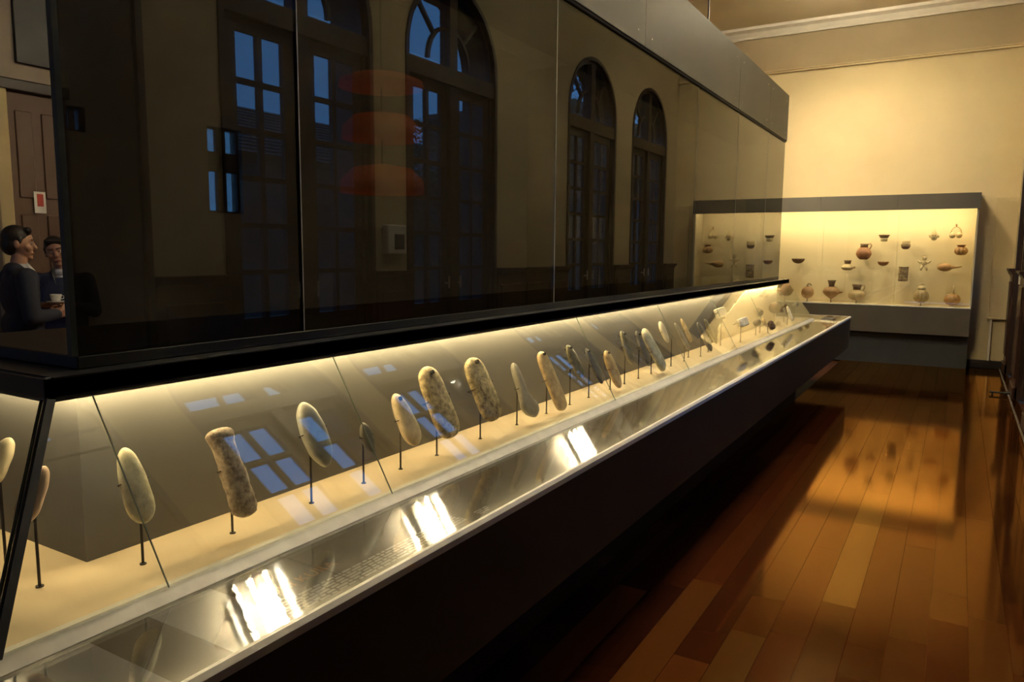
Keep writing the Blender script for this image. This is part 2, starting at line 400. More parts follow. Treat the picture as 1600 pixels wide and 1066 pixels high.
# ---- hardwood boards, each one its own piece
PW = 0.1455
base_x = -0.445 - 7 * PW
rows = 16
DARK = [(0.060, 0.013, 0.004), (0.075, 0.018, 0.005), (0.050, 0.011, 0.004), (0.095, 0.025, 0.006), (0.068, 0.016, 0.005)]
MID = [(0.13, 0.040, 0.009), (0.115, 0.032, 0.008), (0.15, 0.050, 0.011)]
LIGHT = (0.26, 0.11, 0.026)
for r in range(rows):
    x0 = base_x + r * PW; x1 = min(x0 + PW, RX)
    if x0 > RX - 0.02: break
    y = 0.1 + random.uniform(-0.9, 0.0)
    while y < FY:
        L = random.uniform(1.0, 2.3)
        if r == 7 and y < 3.58 < y + L + 0.5: L = 3.58 - y
        if r == 7 and abs(y - 3.58) < 1e-6: L = 1.9
        if FY - (y + L) < 0.5: L = FY - y
        c = random.choice(DARK) if random.random() < 0.66 else random.choice(MID)
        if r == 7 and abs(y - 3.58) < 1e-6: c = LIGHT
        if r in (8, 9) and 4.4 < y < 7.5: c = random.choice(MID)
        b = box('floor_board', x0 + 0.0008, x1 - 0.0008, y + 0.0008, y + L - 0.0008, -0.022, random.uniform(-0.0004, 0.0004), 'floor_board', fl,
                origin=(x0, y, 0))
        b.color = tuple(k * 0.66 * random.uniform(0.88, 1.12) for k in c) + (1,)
        y += L

# ---- wooden wainscot between the windows on the right
edges = [BY] + [v for o in OPEN for v in o] + [FY - 0.06]
for i in range(0, len(edges), 2):
    a, b = edges[i], edges[i + 1]
    wn = S(box('trim_%d' % (7 + i // 2), RX - 0.035, RX, a, b, 0.0, 1.36, 'wood_dark'), 'dark wooden wainscot between the arched windows, bay %s' % ['behind the viewer', 'second', 'third', 'fourth', 'fifth', 'sixth', 'seventh', 'at the far corner'][i // 2])
    cap = [(0.0, 1.36), (0.045, 1.36), (0.05, 1.38), (0.085, 1.41), (0.085, 1.435), (0.0, 1.435)]
    MB().add([(RX - u, a, v) for u, v in cap] + [(RX - u, b, v) for u, v in cap],
             [tuple(range(6)), tuple(range(11, 5, -1))] + [(k, (k + 1) % 6, 6 + (k + 1) % 6, 6 + k) for k in range(6)]).build('cap_moulding', 'wood_dark', wn)
    box('base_moulding', RX - 0.06, RX, a, b, 0.0, 0.14, 'wood_dark', wn, bevel=0.008)
    n = max(1, round((b - a) / 0.5)); st = (b - a) / n
    for k in range(n):
        p0, p1 = a + k * st + 0.05, a + (k + 1) * st - 0.05
        if p1 - p0 < 0.1: continue
        box('raised_panel', RX - 0.05, RX - 0.03, p0, p1, 0.24, 1.26, 'wood_dark', wn, bevel=0.008)

# ---- arched windows (one built, the rest copied)
def make_window(y0, y1):
    c = (y0 + y1) / 2; r = (y1 - y0) / 2
    wx0, wx1 = RX + 0.03, RX + 0.13
    root = empty('window_1', (wx0, c, 0.0))
    # arched frame
    mb = MB(); t = 0.085
    mb.box(wx0, wx1, y0, y0 + t, 0, SPRING).box(wx0, wx1, y1 - t, y1, 0, SPRING)
    n = 24
    for k in range(n):
        a0, a1 = math.pi * k / n, math.pi * (k + 1) / n
        q = [(c - R * math.cos(a), SPRING + R * math.sin(a)) for R, a in ((r, a0), (r, a1), (r - t, a1), (r - t, a0))]
        mb.prism(q, 'X', wx0, wx1)
    mb.box(wx0 - 0.02, wx1, c - 0.06, c + 0.06, 0, SPRING + r - t).box(wx0 - 0.03, wx1, y0, y1, 3.18, 3.33)
    mb.build('frame', 'wood_window', root)
    # inner casing around the opening
    mb = MB()
    for k in range(n):
        a0, a1 = math.pi * k / n, math.pi * (k + 1) / n
        q = [(c - R * math.cos(a), SPRING + R * math.sin(a)) for R, a in ((r - 0.001, a0), (r - 0.001, a1), (r - 0.045, a1), (r - 0.045, a0))]
        mb.prism(q, 'X', RX - 0.015, RX + WT)
    mb.box(RX - 0.015, RX + WT, y0 + 0.001, y0 + 0.045, 0, SPRING).box(RX - 0.015, RX + WT, y1 - 0.045, y1 - 0.001, 0, SPRING)
    mb.build('casing', 'wood_window', root)
    gx0, gx1 = RX + 0.055, RX + 0.095
    pane_me = None
    for sgn in (-1, 1):
        # glazed leaf: stiles, rails and glazing bars, wooden foot panel
        ya = c + sgn * 0.06; yb = c + sgn * (r - t)
        lo, hi = min(ya, yb), max(ya, yb); st = 0.095
        mb = MB(); mb.box(gx0, gx1, lo, lo + st, 0.02, 3.18).box(gx0, gx1, hi - st, hi, 0.02, 3.18)
        gl, gh = lo + st, hi - st; mid = (gl + gh) / 2
        mb.box(gx0, gx1, gl, gh, 0.02, 0.16).box(gx0, gx1, gl, gh, 0.96, 1.12).box(gx0, gx1, gl, gh, 3.09, 3.18)
        mb.box(gx0 + 0.008, gx1 - 0.012, gl, gh, 0.16, 0.96)
        mb.box(gx0, gx1, mid - 0.02, mid + 0.02, 1.12, 3.09)
        nr = 6; ph = (3.09 - 1.12) / nr
        for k in range(1, nr): mb.box(gx0, gx1, gl, gh, 1.12 + k * ph - 0.018, 1.12 + k * ph + 0.018)
        leaf = mb.build('leaf', 'wood_window', root)
        MB().tube([(gx0 - 0.05, ya + sgn * 0.035, 1.25), (gx0 - 0.05, ya + sgn * 0.035, 1.37)], 0.009, 8).box(gx0 - 0.05, gx0, ya + sgn * 0.028, ya + sgn * 0.042, 1.29, 1.31).build('handle', 'rail_metal', leaf)
        for k in range(nr):
            for q in (0, 1):
                p0 = (gl, mid - 0.02) if q == 0 else (mid + 0.02, gh)
                z0 = 1.12 + k * ph + 0.01
                if pane_me is None:
                    o = MB().box(gx0 + 0.017, gx0 + 0.023, p0[0], p0[1], z0, z0 + ph - 0.02).build('pane', 'glass_window', leaf, origin=(gx0, p0[0], z0)); pane_me = o.data
                else:
                    o = bpy.data.objects.new('pane', pane_me); link(o, (gx0, p0[0], z0), leaf)
        # fanlight half: bars and three panes
        ang = [math.pi / 2 + sgn * 0 + k * math.pi / 2 / 12 for k in range(13)]
        def pt(R, a): return (c + (-sgn) * R * math.cos(a), SPRING + R * math.sin(a))
        base_y = ya
        mb = MB(); ri = 0.33
        for a0, a1 in zip(ang[:-1], ang[1:]):
            mb.prism([pt(ri - 0.016, a0), pt(ri - 0.016, a1), pt(ri + 0.016, a1), pt(ri + 0.016, a0)], 'X', gx0, gx1)
        a = math.pi * 0.75; dv = 0.016 / 0.5
        mb.prism([pt(ri, a - 0.04), pt(ri, a + 0.04), pt(r - t, a + 0.022), pt(r - t, a - 0.022)], 'X', gx0, gx1)
        fan = mb.build('fanlight', 'wood_window', root)
        for R0, R1, i0, i1 in ((0.0, ri, 0, 12), (ri, r - t, 0, 6), (ri, r - t, 6, 12)):
            poly = [pt(R1, ang[k]) for k in range(i0, i1 + 1)] + ([pt(R0, ang[k]) for k in range(i1, i0 - 1, -1)] if R0 else [(c, SPRING)])
            if sgn < 0: poly = poly[::-1]
            MB().prism(poly, 'X', gx0 + 0.017, gx0 + 0.023).build('pane', 'glass_window', fan)
    return root
w1 = make_window(*OPEN[0])
wl = ['behind the viewer', 'just behind the viewer', 'beside the near end of the island', 'second from the near end', 'third from the near end', 'next to last before the end wall', 'last before the end wall']
S(w1, 'tall arched wooden window ' + wl[0])
for i, o in enumerate(OPEN[1:]):
    c = copy_tree(w1, None, (0, o[0] - OPEN[0][0], 0)); c.name = 'window_%d' % (i + 2); S(c, 'tall arched wooden window ' + wl[i + 1])

# closed inside shutters on the near windows
for o, (y0, y1) in zip([bpy.data.objects['window_%d' % k] for k in (1, 2, 3)], OPEN[:3]):
    WL[o.name] = Vector(o.location)
    for a, b in ((y0 + 0.05, (y0 + y1) / 2 - 0.065), ((y0 + y1) / 2 + 0.065, y1 - 0.05)):
        sh = box('shutter', RX + 0.012, RX + 0.028, a, b, 0.03, 3.17, 'wood_window', o, bevel=0.004)
    ap = arch_pts(y0 + 0.05, y1 - 0.05)
    MB().prism(ap, 'X', RX + 0.012, RX + 0.028).build('shutter', 'wood_window', o)
# small hall windows
for i, (a, b, c, d) in enumerate(zz):
    wr = S(empty('window_%d' % (8 + i), (LX - 0.1, (a + b) / 2, c)), ['small transom window in the hall wall', 'two-column window in the hall wall'][i])
    mb = MB(); x0, x1 = LX - 0.12, LX - 0.07; f = 0.025
    mb.box(x0, x1, a, a + f, c, d).box(x0, x1, b - f, b, c, d).box(x0, x1, a, b, c, c + f).box(x0, x1, a, b, d - f, d)
    m = (a + b) / 2
    mb.box(x0, x1, m - 0.03 * (1 + i), m + 0.03 * (1 + i), c, d)
    rws = [(c, d)] if i == 0 else [(c, 2.48), (2.70, d)]
    if i == 1: mb.box(x0, x1, a, b, 2.48, 2.70)
    mb.build('frame', 'wood_window', wr)
    for z0, z1 in rws:
        for p0, p1 in ((a + f, m - 0.03 * (1 + i)), (m + 0.03 * (1 + i), b - f)):
            box('pane', x0 + 0.02, x0 + 0.026, p0, p1, z0 + (f if z0 == c else 0), z1 - (f if z1 == d else 0), 'glass_window', wr)
wr = S(empty('window_10', (-6.45, BY - 0.1, 0.9)), 'wide hall window behind the viewer')
mb = MB()
for x in (-7.0, -6.475, -5.95): mb.box(x, x + 0.05, BY - 0.13, BY - 0.07, 0.9, 3.2)
for z in (0.9, 2.0, 3.15): mb.box(-7.0, -5.9, BY - 0.125, BY - 0.075, z, z + 0.05)
mb.build('frame', 'wood_window', wr)
for x in (-6.95, -6.425):
    for z in (0.95, 2.05): box('pane', x, x + 0.475, BY - 0.103, BY - 0.097, z, z + (1.05 if z < 1 else 1.1), 'glass_window', wr)

# hall door, its black transom panel and the pale jamb
dr = S(empty('door_1', (LX, 3.65, 0)), 'brown wooden hall door with dark lintel')
box('door_leaf', LX, LX + 0.05, 3.42, 3.95, 0.0, 2.96, 'wood_door', dr)
for z0, z1 in ((0.2, 1.0), (1.15, 1.9), (2.05, 2.8)): box('door_panel', LX + 0.045, LX + 0.062, 3.50, 3.64, z0, z1, 'wood_door', dr, bevel=0.006); box('door_panel', LX + 0.045, LX + 0.062, 3.72, 3.88, z0, z1, 'wood_door', dr, bevel=0.006)
box('lintel', LX, LX + 0.10, 3.0, 3.97, 2.96, 3.06, 'wood_window', dr, bevel=0.01)
box('jamb', LX, LX + 0.12, 3.30, 3.42, 0.0, 2.96, 'plaster_cream', dr, bevel=0.01)
box('transom_panel', LX, LX + 0.04, 3.56, 3.94, 3.22, 4.2, 'black_board', dr)

# ------------------------------------------------------------------ ceiling luminaires (three tubes across)
for i, (yc, where) in enumerate(((4.22, 'nearest the viewer'), (6.60, 'in the middle of the row'), (10.55, 'nearest the end wall'))):
    lx0, lx1 = -1.74, -1.14
    L = empty('ceiling_light', (-1.44, yc, CZ - 0.1), 'square ceiling light with three fluorescent tubes, ' + where, 'ceiling light', 'ceiling lights over the aisle')
    MB().box(lx0 + 0.1, lx1 - 0.1, yc - 0.24, yc + 0.24, CZ - 0.03, CZ).box(lx0, lx0 + 0.03, yc - 0.26, yc + 0.26, CZ - 0.13, CZ - 0.09).box(lx1 - 0.03, lx1, yc - 0.26, yc + 0.26, CZ - 0.13, CZ - 0.09).box(lx0 + 0.1, lx0 + 0.13, yc - 0.02, yc + 0.02, CZ - 0.11, CZ).box(lx1 - 0.13, lx1 - 0.1, yc - 0.02, yc + 0.02, CZ - 0.11, CZ).box(lx0, lx1, yc - 0.015, yc + 0.015, CZ - 0.10, CZ - 0.085).build('housing', 'lamp_white', L)
    for sg in (-1, 1): box('light_stop', lx0, lx1, yc + sg * 0.262 - 0.004, yc + sg * 0.262 + 0.004, CZ - 0.235, CZ - 0.125, 'lamp_white', L)  # added plates, block tube light towards the upper end wall
    for k in (-1, 0, 1):
        MB().tube([(lx0 + 0.03, yc + k * 0.17, CZ - 0.11), (lx1 - 0.03, yc + k * 0.17, CZ - 0.11)], 0.019, 10).build('tube', 'tube_white', L, smooth=True)
# spotlight on the island's top, washing the end wall
sp = empty('spotlight', (-2.9, 9.6, 3.15), 'warm spotlight on a ceiling rod behind the island, washing the end wall', 'spotlight')
MB().tube([(-2.9, 9.6, 3.45), (-2.9, 9.6, CZ)], 0.012, 8).build('rod', 'rod_black', sp)
ax = (Vector((-1.4, 12.6, 2.7)) - Vector((-2.9, 9.6, 3.35))).normalized()
p0 = Vector((-2.9, 9.6, 3.35))
MB().tube([p0 - ax * 0.12, p0 - ax * 0.1, p0 + ax * 0.1], [0.05, 0.07, 0.07], 16).build('lamp_head', 'rod_black', sp, smooth=False)
MB().tube([p0 + ax * 0.1005, p0 + ax * 0.102], 0.06, 16).build('lens', 'lamp_white', sp)
ld = bpy.data.lights.new('spot_lamp', 'SPOT'); ld.energy = WALL_SPOT; ld.color = (1.0, 0.82, 0.52); ld.spot_size = math.radians(68); ld.spot_blend = 1.0; ld.shadow_soft_size = 0.06
lo = bpy.data.objects.new('spot_lamp', ld); link(lo, p0 + ax * 0.115, sp); lo.rotation_mode = 'QUATERNION'; lo.rotation_quaternion = ax.to_track_quat('-Z', 'Y')

# ------------------------------------------------------------------ island showcase
GX = -1.80                       # plane of the core and of the dark glass above
XB = -2.50                       # far side of the core
MIRX = GX + XB
N0, N1 = 0.985, 9.08              # core ends
ED, LZ = -1.165, 0.80            # ledge edge, ledge height
isl = empty('island_showcase', (-2.15, 5.4, 0.0), 'long dark island showcase with sloping glass and a glossy reading ledge', 'showcase')
box('plinth', MIRX + 1.72, -1.72, 0.75, 10.1, 0.0, 0.40, 'black_board', isl)
box('body', MIRX - ED, ED - 0.006, 0.32, 10.58, 0.40, 0.785, 'body_panel', isl, bevel=0.003)
led_ = box('ledge_board', MIRX - ED + 0.021, ED - 0.021, 0.332, 10.578, 0.785, 0.797, 'ledge_print', isl)
tp = [(0.0, 0.778), (0.0, 0.797), (0.010, 0.807), (0.020, 0.807), (0.020, 0.778)]     # profile, inwards from the outer edge
V, Fc = [], []
for u, z in tp:
    V += [(ED - u, 0.31 + u, z), (ED - u, 10.6 - u, z), (MIRX - ED + u, 10.6 - u, z), (MIRX - ED + u, 0.31 + u, z)]
for i in range(5):
    j = (i + 1) % 5
    for k in range(4): Fc.append((i * 4 + k, i * 4 + (k + 1) % 4, j * 4 + (k + 1) % 4, j * 4 + k))
MB().add(V, Fc).build('edge_trim', 'trim_metal', isl)
# ledge glass in lengths
ly = [0.332, 1.30, 3.05, 4.80, 6.55, 8.30, 9.80]
for a, b in zip(ly[:-1], ly[1:]):
    box('ledge_glass', -1.486, ED - 0.021, a + 0.001, b - 0.001, 0.799, 0.805, 'glass_ledge', isl)
box('ledge_glass', MIRX - ED + 0.021, ED - 0.021, 9.801, 10.579, 0.799, 0.805, 'glass_ledge', isl)
box('ledge_glass', MIRX - ED + 0.021, MIRX + 1.486, 0.66, 9.799, 0.799, 0.805, 'glass_ledge', isl)
# pale panels paint in the sky reflection; printed panel and writing on the ledge
box('print_or_sheen_panel', -1.49, -1.19, 0.60, 0.80, 0.7969, 0.7974, 'ledge_sky_sheen', led_)
box('print_or_sheen_panel', -1.49, -1.19, 0.93, 1.09, 0.7969, 0.7974, 'ledge_sky_sheen', led_)
tx = bpy.data.curves.new('title_print', 'FONT'); tx.body = 'TOKI KURA'; tx.size = 0.048; tx.extrude = 0.0002
tx.materials.append(MATS['print_orange'])
_t = bpy.data.objects.new('title_tmp', tx); COL.objects.link(_t)
tme = bpy.data.meshes.new_from_object(_t.evaluated_get(bpy.context.evaluated_depsgraph_get())); bpy.data.objects.remove(_t)
tme.materials.clear(); tme.materials.append(MATS['print_orange'])
to = bpy.data.objects.new('title_print', tme); link(to, (-1.325, 1.105, 0.7975), led_); to.rotation_euler = (0, 0, math.pi / 2); to['kind'] = 'stuff'
def text_lines(x0, y0, y1, nl, step, name):
    mb = MB()
    for k in range(nl):
        y = y0 + (0.0 if k else 0); x = x0 + k * step
        end = y1 if k < nl - 1 else y0 + (y1 - y0) * 0.7
        while y < end:
            L = random.uniform(0.012, 0.045); L = min(L, end - y)
            mb.box(x, x + step * 0.58, y, y + L, 0.7972, 0.7976); y += L + 0.006
    return mb.build(name, 'print_white', led_)
text_lines(-1.300, 1.10, 1.20, 1, 0.012, 'text_print')
text_lines(-1.284, 1.10, 1.80, 6, 0.0125, 'text_print')
text_lines(-1.245, 1.86, 1.93, 3, 0.011, 'text_print')
text_lines(-1.245, 4.4, 4.5, 3, 0.011, 'text_print')
box('print_or_sheen_panel', -1.44, -1.30, 9.85, 10.30, 0.8055, 0.8065, 'map_brown', led_)

# lower rail of the case and its floor
CB0, CB1 = 0.655, 9.72            # case foot ends
rp = [(0.0, 0.797), (-0.050, 0.797), (-0.050, 0.806), (-0.018, 0.832), (0.0, 0.832)]     # profile, outwards from the case foot
def rail_ring():
    xs0, xs1 = MIRX + 1.535, -1.535
    V = []
    for u, z in rp:
        V += [(xs1 - u, CB0 + u, z), (xs1 - u, CB1 - u, z), (xs0 + u, CB1 - u, z), (xs0 + u, CB0 + u, z)]
    Fc = []
    for i in range(5):
        j = (i + 1) % 5
        for k in range(4): Fc.append((i * 4 + k, i * 4 + (k + 1) % 4, j * 4 + (k + 1) % 4, j * 4 + k))
    return V, Fc
MB().add(*rail_ring()).build('lower_rail', 'rail_metal', isl)
box('case_floor', MIRX + 1.53, -1.53, CB0, CB1, 0.799, 0.826, 'case_floor', isl)
core = box('back_panel', XB + 0.015, GX - 0.015, N0, N1, 0.826, 1.258, 'backdrop', isl)
# relief map mounted on the back panel at the far end, with a brown one behind it
def jag(pts, amp=0.018, n=7):
    out = []
    for (a, b), (c, d) in zip(pts, pts[1:]):
        for k in range(n):
            t = k / n
            out.append((a + (c - a) * t + (random.uniform(-amp, amp) * 1.6 if 0 < k else 0), b + (d - b) * t + (random.uniform(-amp, amp) if 0 < k else 0)))
    return out
left = [(6.62, 0.828), (6.60, 0.90), (6.77, 1.0), (7.02, 1.085), (7.32, 1.17), (7.56, 1.256)]
poly = jag(left) + [left[-1], (N1 - 0.01, 1.256), (N1 - 0.01, 0.828)]
MB().prism(poly, 'X', GX - 0.012, GX - 0.006).build('map_print', 'map_cream', core)
left2 = [(6.45, 0.828), (6.24, 0.98), (6.50, 1.13), (6.85, 1.256)]
poly = jag(left2) + [left2[-1], (7.9, 1.256), (7.0, 0.828)]
MB().prism(poly, 'X', GX - 0.0148, GX - 0.012).build('map_print', 'map_brown', core)
# hood with a lip, low plinth for the glass
H0, H1 = 0.895, 9.36
mb = MB().box(MIRX + 1.735, -1.735, H0, H1, 1.268, 1.312)
mb.box(-1.75, -1.735, H0 - 0.015, H1 + 0.015, 1.256, 1.308).box(MIRX + 1.735, MIRX + 1.75, H0 - 0.015, H1 + 0.015, 1.256, 1.308)
mb.box(MIRX + 1.735, -1.735, H0 - 0.015, H0, 1.256, 1.308).box(MIRX + 1.735, -1.735, H1, H1 + 0.015, 1.256, 1.308)
mb.build('hood', 'hood_metal', isl)
box('hood_edge', -1.7525, -1.747, H0 - 0.012, H1 + 0.012, 1.306, 1.3115, 'rail_metal', isl)
box('glass_plinth', XB, GX, N0, N1, 1.312, 1.345, 'black_board', isl, bevel=0.003)
# LED lines under the hood
MB().box(-1.785, -1.767, N0 - 0.02, N1, 1.258, 1.266).build('led_line', 'led_warm', isl)
MB().box(MIRX + 1.745, -1.765, N0 - 0.035, N0 - 0.018, 1.258, 1.266).build('led_line', 'led_warm', isl)
MB().box(MIRX + 1.745, -1.765, N1 + 0.035, N1 + 0.055, 1.258, 1.266).build('led_line', 'led_warm', isl)
# sloping panes
GB, GT = (-1.512, 0.828), (-1.744, 1.262)
gy = [None, 1.00, 1.79, 3.60, 4.85, 6.10, 7.35, 8.55, None]
def gp(u, y):  # point on the front slope
    return (GB[0] + (GT[0] - GB[0]) * u, y, GB[1] + (GT[1] - GB[1]) * u)
e0b, e0t, e1b, e1t = CB0 - 0.015, H0 - 0.008, CB1 + 0.015, H1 + 0.008
for i in range(len(gy) - 1):
    yb0, yt0 = (e0b, e0t) if gy[i] is None else (gy[i], gy[i] - 0.02)
    yb1, yt1 = (e1b, e1t) if gy[i + 1] is None else (gy[i + 1], gy[i + 1] - 0.02)
    pane = MB().quad_slab(gp(0, yb0 + 0.002), gp(0, yb1 - 0.002), gp(1, yt1 - 0.002), gp(1, yt0 + 0.002), 0.008).build('slope_pane', 'glass_clear', isl)
    if gy[i + 1] is not None:
        a, b = Vector(gp(0, yb1)), Vector(gp(1, yt1)); off = Vector((0.0095, 0, 0.0042))
        MB().tube([a + off * 0.4, b + off * 0.4], 0.0022, 6).build('pane_joint', 'joint_green', pane)
mx_ = lambda p: (MIRX - p[0], p[1], p[2])
MB().quad_slab(mx_(gp(0, e0b)), mx_(gp(1, e0t)), mx_(gp(1, e1t)), mx_(gp(0, e1b)), 0.008).build('slope_pane', 'glass_clear', isl)
MB().quad_slab(gp(0, e0b), gp(1, e0t), mx_(gp(1, e0t)), mx_(gp(0, e0b)), 0.008).build('end_pane', 'glass_clear', isl)
MB().quad_slab(gp(0, e1b), mx_(gp(0, e1b)), mx_(gp(1, e1t)), gp(1, e1t), 0.008).build('end_pane', 'glass_clear', isl)
a, b = Vector(gp(0, e0b)), Vector(gp(1, e0t))
for q in (lambda p: p, mx_):
    MB().tube([Vector(q(a)), Vector(q(b))], 0.0125, 4).build('corner_post', 'black_board', isl)
MB().tube([a + Vector((-0.004, -0.016, 0)), b + Vector((-0.004, -0.016, 0))], 0.004, 6).build('corner_seal', 'edge_green', isl)

# ------------------------------------------------------------------ dark glass partition on the island
par = empty('glass_partition', (-1.825, 5.0, 1.345), 'tall smoked glass partition with olive metal header standing on the island', 'partition')
sy = [N0, 1.71, 3.44, 5.78, 7.00, 8.22, N1]
for a, b in zip(sy[:-1], sy[1:]):
    p = box('glass_panel', GX - 0.016, GX, a + 0.0025, b - 0.0025, 1.345, 2.875, 'glass_smoked', par)
    if b < N1: box('panel_joint', GX - 0.015, GX + 0.0006, b - 0.002, b + 0.002, 1.345, 2.875, 'rail_metal' if b < 4 else 'edge_green', par)
box('end_profile', GX - 0.019, GX + 0.001, N0 - 0.012, N0 + 0.002, 1.345, 2.875, 'edge_green', par)
hy = [N0, 2.6, 4.585, 6.90, 8.13, N1]
for a, b in zip(hy[:-1], hy[1:]):
    hp = box('header_panel', -2.40, GX + 0.02, a + 0.0015, b - 0.0015, 2.885, 3.39, 'header_metal', par, bevel=0.002)
    for yy in (a + 0.12, b - 0.12):
        for z in (2.96, 3.31):
            MB().tube([(GX + 0.02, yy, z), (GX + 0.0225, yy, z)], 0.005, 8).build('screw', 'rail_metal', hp)
box('header_channel', -2.30, GX + 0.012, N0 + 0.004, N1 - 0.004, 2.872, 2.887, 'black_board', par)

# ------------------------------------------------------------------ stone pieces in the island case
def lerp_prof(pr, s):
    for (a, x), (b, y) in zip(pr, pr[1:]):
        if a <= s <= b:
            t = (s - a) / (b - a); t = t * t * (3 - 2 * t); return x + (y - x) * t
    return pr[-1][1]
PROF = {
 'club':  [(0, .92), (.15, 1.0), (.55, .90), (.85, .72), (1, .60)],
 'oval':  [(0, .62), (.3, .95), (.55, 1.0), (.8, .86), (1, .62)],
 'drop':  [(0, .90), (.25, 1.0), (.6, .86), (.9, .66), (1, .55)],
 'slab':  [(0, .98), (.3, 1.0), (.7, .95), (.9, .86), (1, .72)],
 'rough': [(0, .86), (.1, 1.0), (.5, .95), (.72, .84), (.80, .80), (.87, 1.0), (.93, 1.22), (1, 1.14)],
 'boot':  [(0, 1.0), (.10, 1.6), (.22, 1.72), (.36, 1.15), (.48, .74), (.7, .62), (.9, .56), (1, .5)],
 'spindle': [(0, .55), (.3, .8), (.62, 1.0), (.85, .8), (1, .55)],
 'block': [(0, 1.0), (.5, 1.02), (1, 1.0)],
}
LEAN = 0.42
def stone_mesh(bot, top, width, kind, thick=0.42, rough=0.0, shift=None, blunt=5.0, ns=26, nk=22, face=Vector((1, 0, LEAN))):
    bot, top = Vector(bot), Vector(top)
    U = (top - bot); L = U.length; U.normalize()
    N = face.normalized(); Wv = N.cross(U).normalized(); N = U.cross(Wv)
    V, Fc = [], []
    for i in range(ns + 1):
        s = 0.5 - 0.5 * math.cos(math.pi * i / ns)
        e = max(0.0, 1 - abs(2 * s - 1) ** blunt) ** 0.5
        hw = 0.5 * width * lerp_prof(PROF[kind], s) * max(e, 0.02)
        ht = 0.5 * width * thick * max(e, 0.02)
        off = (shift(s) * width) if shift else 0
        for k in range(nk):
            a = 2 * math.pi * k / nk
            ca, sa = math.cos(a), math.sin(a)
            px = math.copysign(abs(ca) ** 0.8, ca) * hw + off; pz = math.copysign(abs(sa) ** 0.8, sa) * ht
            p = bot + U * (s * L) + Wv * px + N * pz
            if rough:
                d = noise.noise(p * 38.0) * 0.6 + noise.noise(p * 95.0) * 0.4
                p += (Wv * (px - off) + N * pz).normalized() * d * rough * width
            V.append(p)
    for i in range(ns):
        for k in range(nk):
            Fc.append((i * nk + k, i * nk + (k + 1) % nk, (i + 1) * nk + (k + 1) % nk, (i + 1) * nk + k))
    Fc += [tuple(range(nk - 1, -1, -1)), tuple(range(ns * nk, (ns + 1) * nk))]
    return V, Fc, U, Wv, N, L
def lean_x(z, x0): return x0 - LEAN * (z - 1.02)
FLOOR_Z = 0.826
def artifact(label, y, zb, zt, width, kind, mat, name='stone_club', rx=-1.665, ry=None, hole=None, dy=0.0, cat='stone artifact', rod='rod_black', **kw):
    ry = y if ry is None else ry
    bot = Vector((lean_x(zb, rx), y + dy, zb)); top = Vector((lean_x(zt, rx), y, zt))
    V, Fc, U, Wv, N, L = stone_mesh(bot, top, width, kind, **kw)
    o = empty(name, (rx, ry, FLOOR_Z), label, cat, 'stone artifacts on rods in the island case')
    b = MB().add(V, Fc).build('stone', mat, o, smooth=True)
    zc = min(max(1.02, zb + 0.03), zt - 0.02)
    back = bot + (top - bot) * ((zc - zb) / (zt - zb)) - N * (width * 0.2)
    m = MB().tube([(rx - 0.004, ry, FLOOR_Z), (rx - 0.004, ry, zc - 0.012), back], 0.0034, 8)
    m.tube([(rx - 0.004, ry, FLOOR_Z), (rx - 0.004, ry, FLOOR_Z + 0.003)], 0.008, 10)
    m.build('rod', rod, o)
    mid = bot + (top - bot) * 0.55; hw = 0.5 * width * lerp_prof(PROF[kind], 0.55)
    if width > 0.05:
        for sg in (-1, 1):
            q = mid + Wv * sg * (hw + 0.002 + (kw['shift'](0.55) * width * sg if kw.get('shift') else 0)) 
            MB().tube([back, mid + Wv * sg * hw * 0.9 - N * width * 0.22, q - N * width * 0.1, q + N * width * 0.08], 0.0018, 6).build('clip', rod, o)
    if hole:
        h = bot + (top - bot) * hole[0] + Wv * (hole[2] if len(hole) > 2 else 0)
        MB().tube([h - N * width * 0.215, h + N * (width * 0.215 if width * 0.4 > 0 else 0)], hole[1], 12).build('bored_hole', 'hole_dark', b)
    return o

artifact('pale cream ground stone celt, second from the near corner post', 1.041, 0.942, 1.119, 0.074, 'club', 'st_pale', ry=1.052, rx=-1.683, blunt=4, thick=0.5)
artifact('rough mottled brown stone with a flared knobbly head', 1.297, 0.884, 1.118, 0.078, 'rough', 'st_rough', ry=1.304, rough=0.10, blunt=14, dy=0.01, thick=0.55)
artifact('smooth pale grey rounded celt without a hole', 1.610, 0.940, 1.136, 0.098, 'oval', 'st_grey', ry=1.597, dy=0.02, blunt=4)
artifact('small dark grey oval celt, the smallest of the near row', 1.834, 0.935, 1.034, 0.055, 'oval', 'st_dark', name='stone_celt', ry=1.833, blunt=3)
artifact('narrow beige pendant stone with a hole near its top', 2.030, 0.913, 1.097, 0.094, 'drop', 'st_beige', ry=2.027, hole=(0.88, 0.008), dy=0.03, blunt=4)
artifact('large ochre speckled stone insignia with a hole at its top', 2.245, 0.898, 1.164, 0.140, 'slab', 'st_ochre', ry=2.243, hole=(0.90, 0.008), dy=0.025, blunt=7, thick=0.3)
artifact('broad stone insignia, yellow at the top and dark mottled below', 2.552, 0.905, 1.162, 0.150, 'slab', 'st_ochre_dark', ry=2.546, hole=(0.91, 0.009), dy=0.03, blunt=7, thick=0.3)
artifact('grey boot-shaped stone club with a widened foot', 2.860, 0.862, 1.105, 0.082, 'boot', 'st_boot', ry=2.847, hole=(0.74, 0.006), blunt=6, thick=0.45, shift=lambda s: -0.9 * max(0, 0.42 - s))
artifact('long yellowish stone insignia with a hole, beside the grey boot-shaped club', 3.130, 0.846, 1.126, 0.112, 'slab', 'st_tan', ry=3.129, hole=(0.94, 0.007), dy=0.03, blunt=9, thick=0.3)
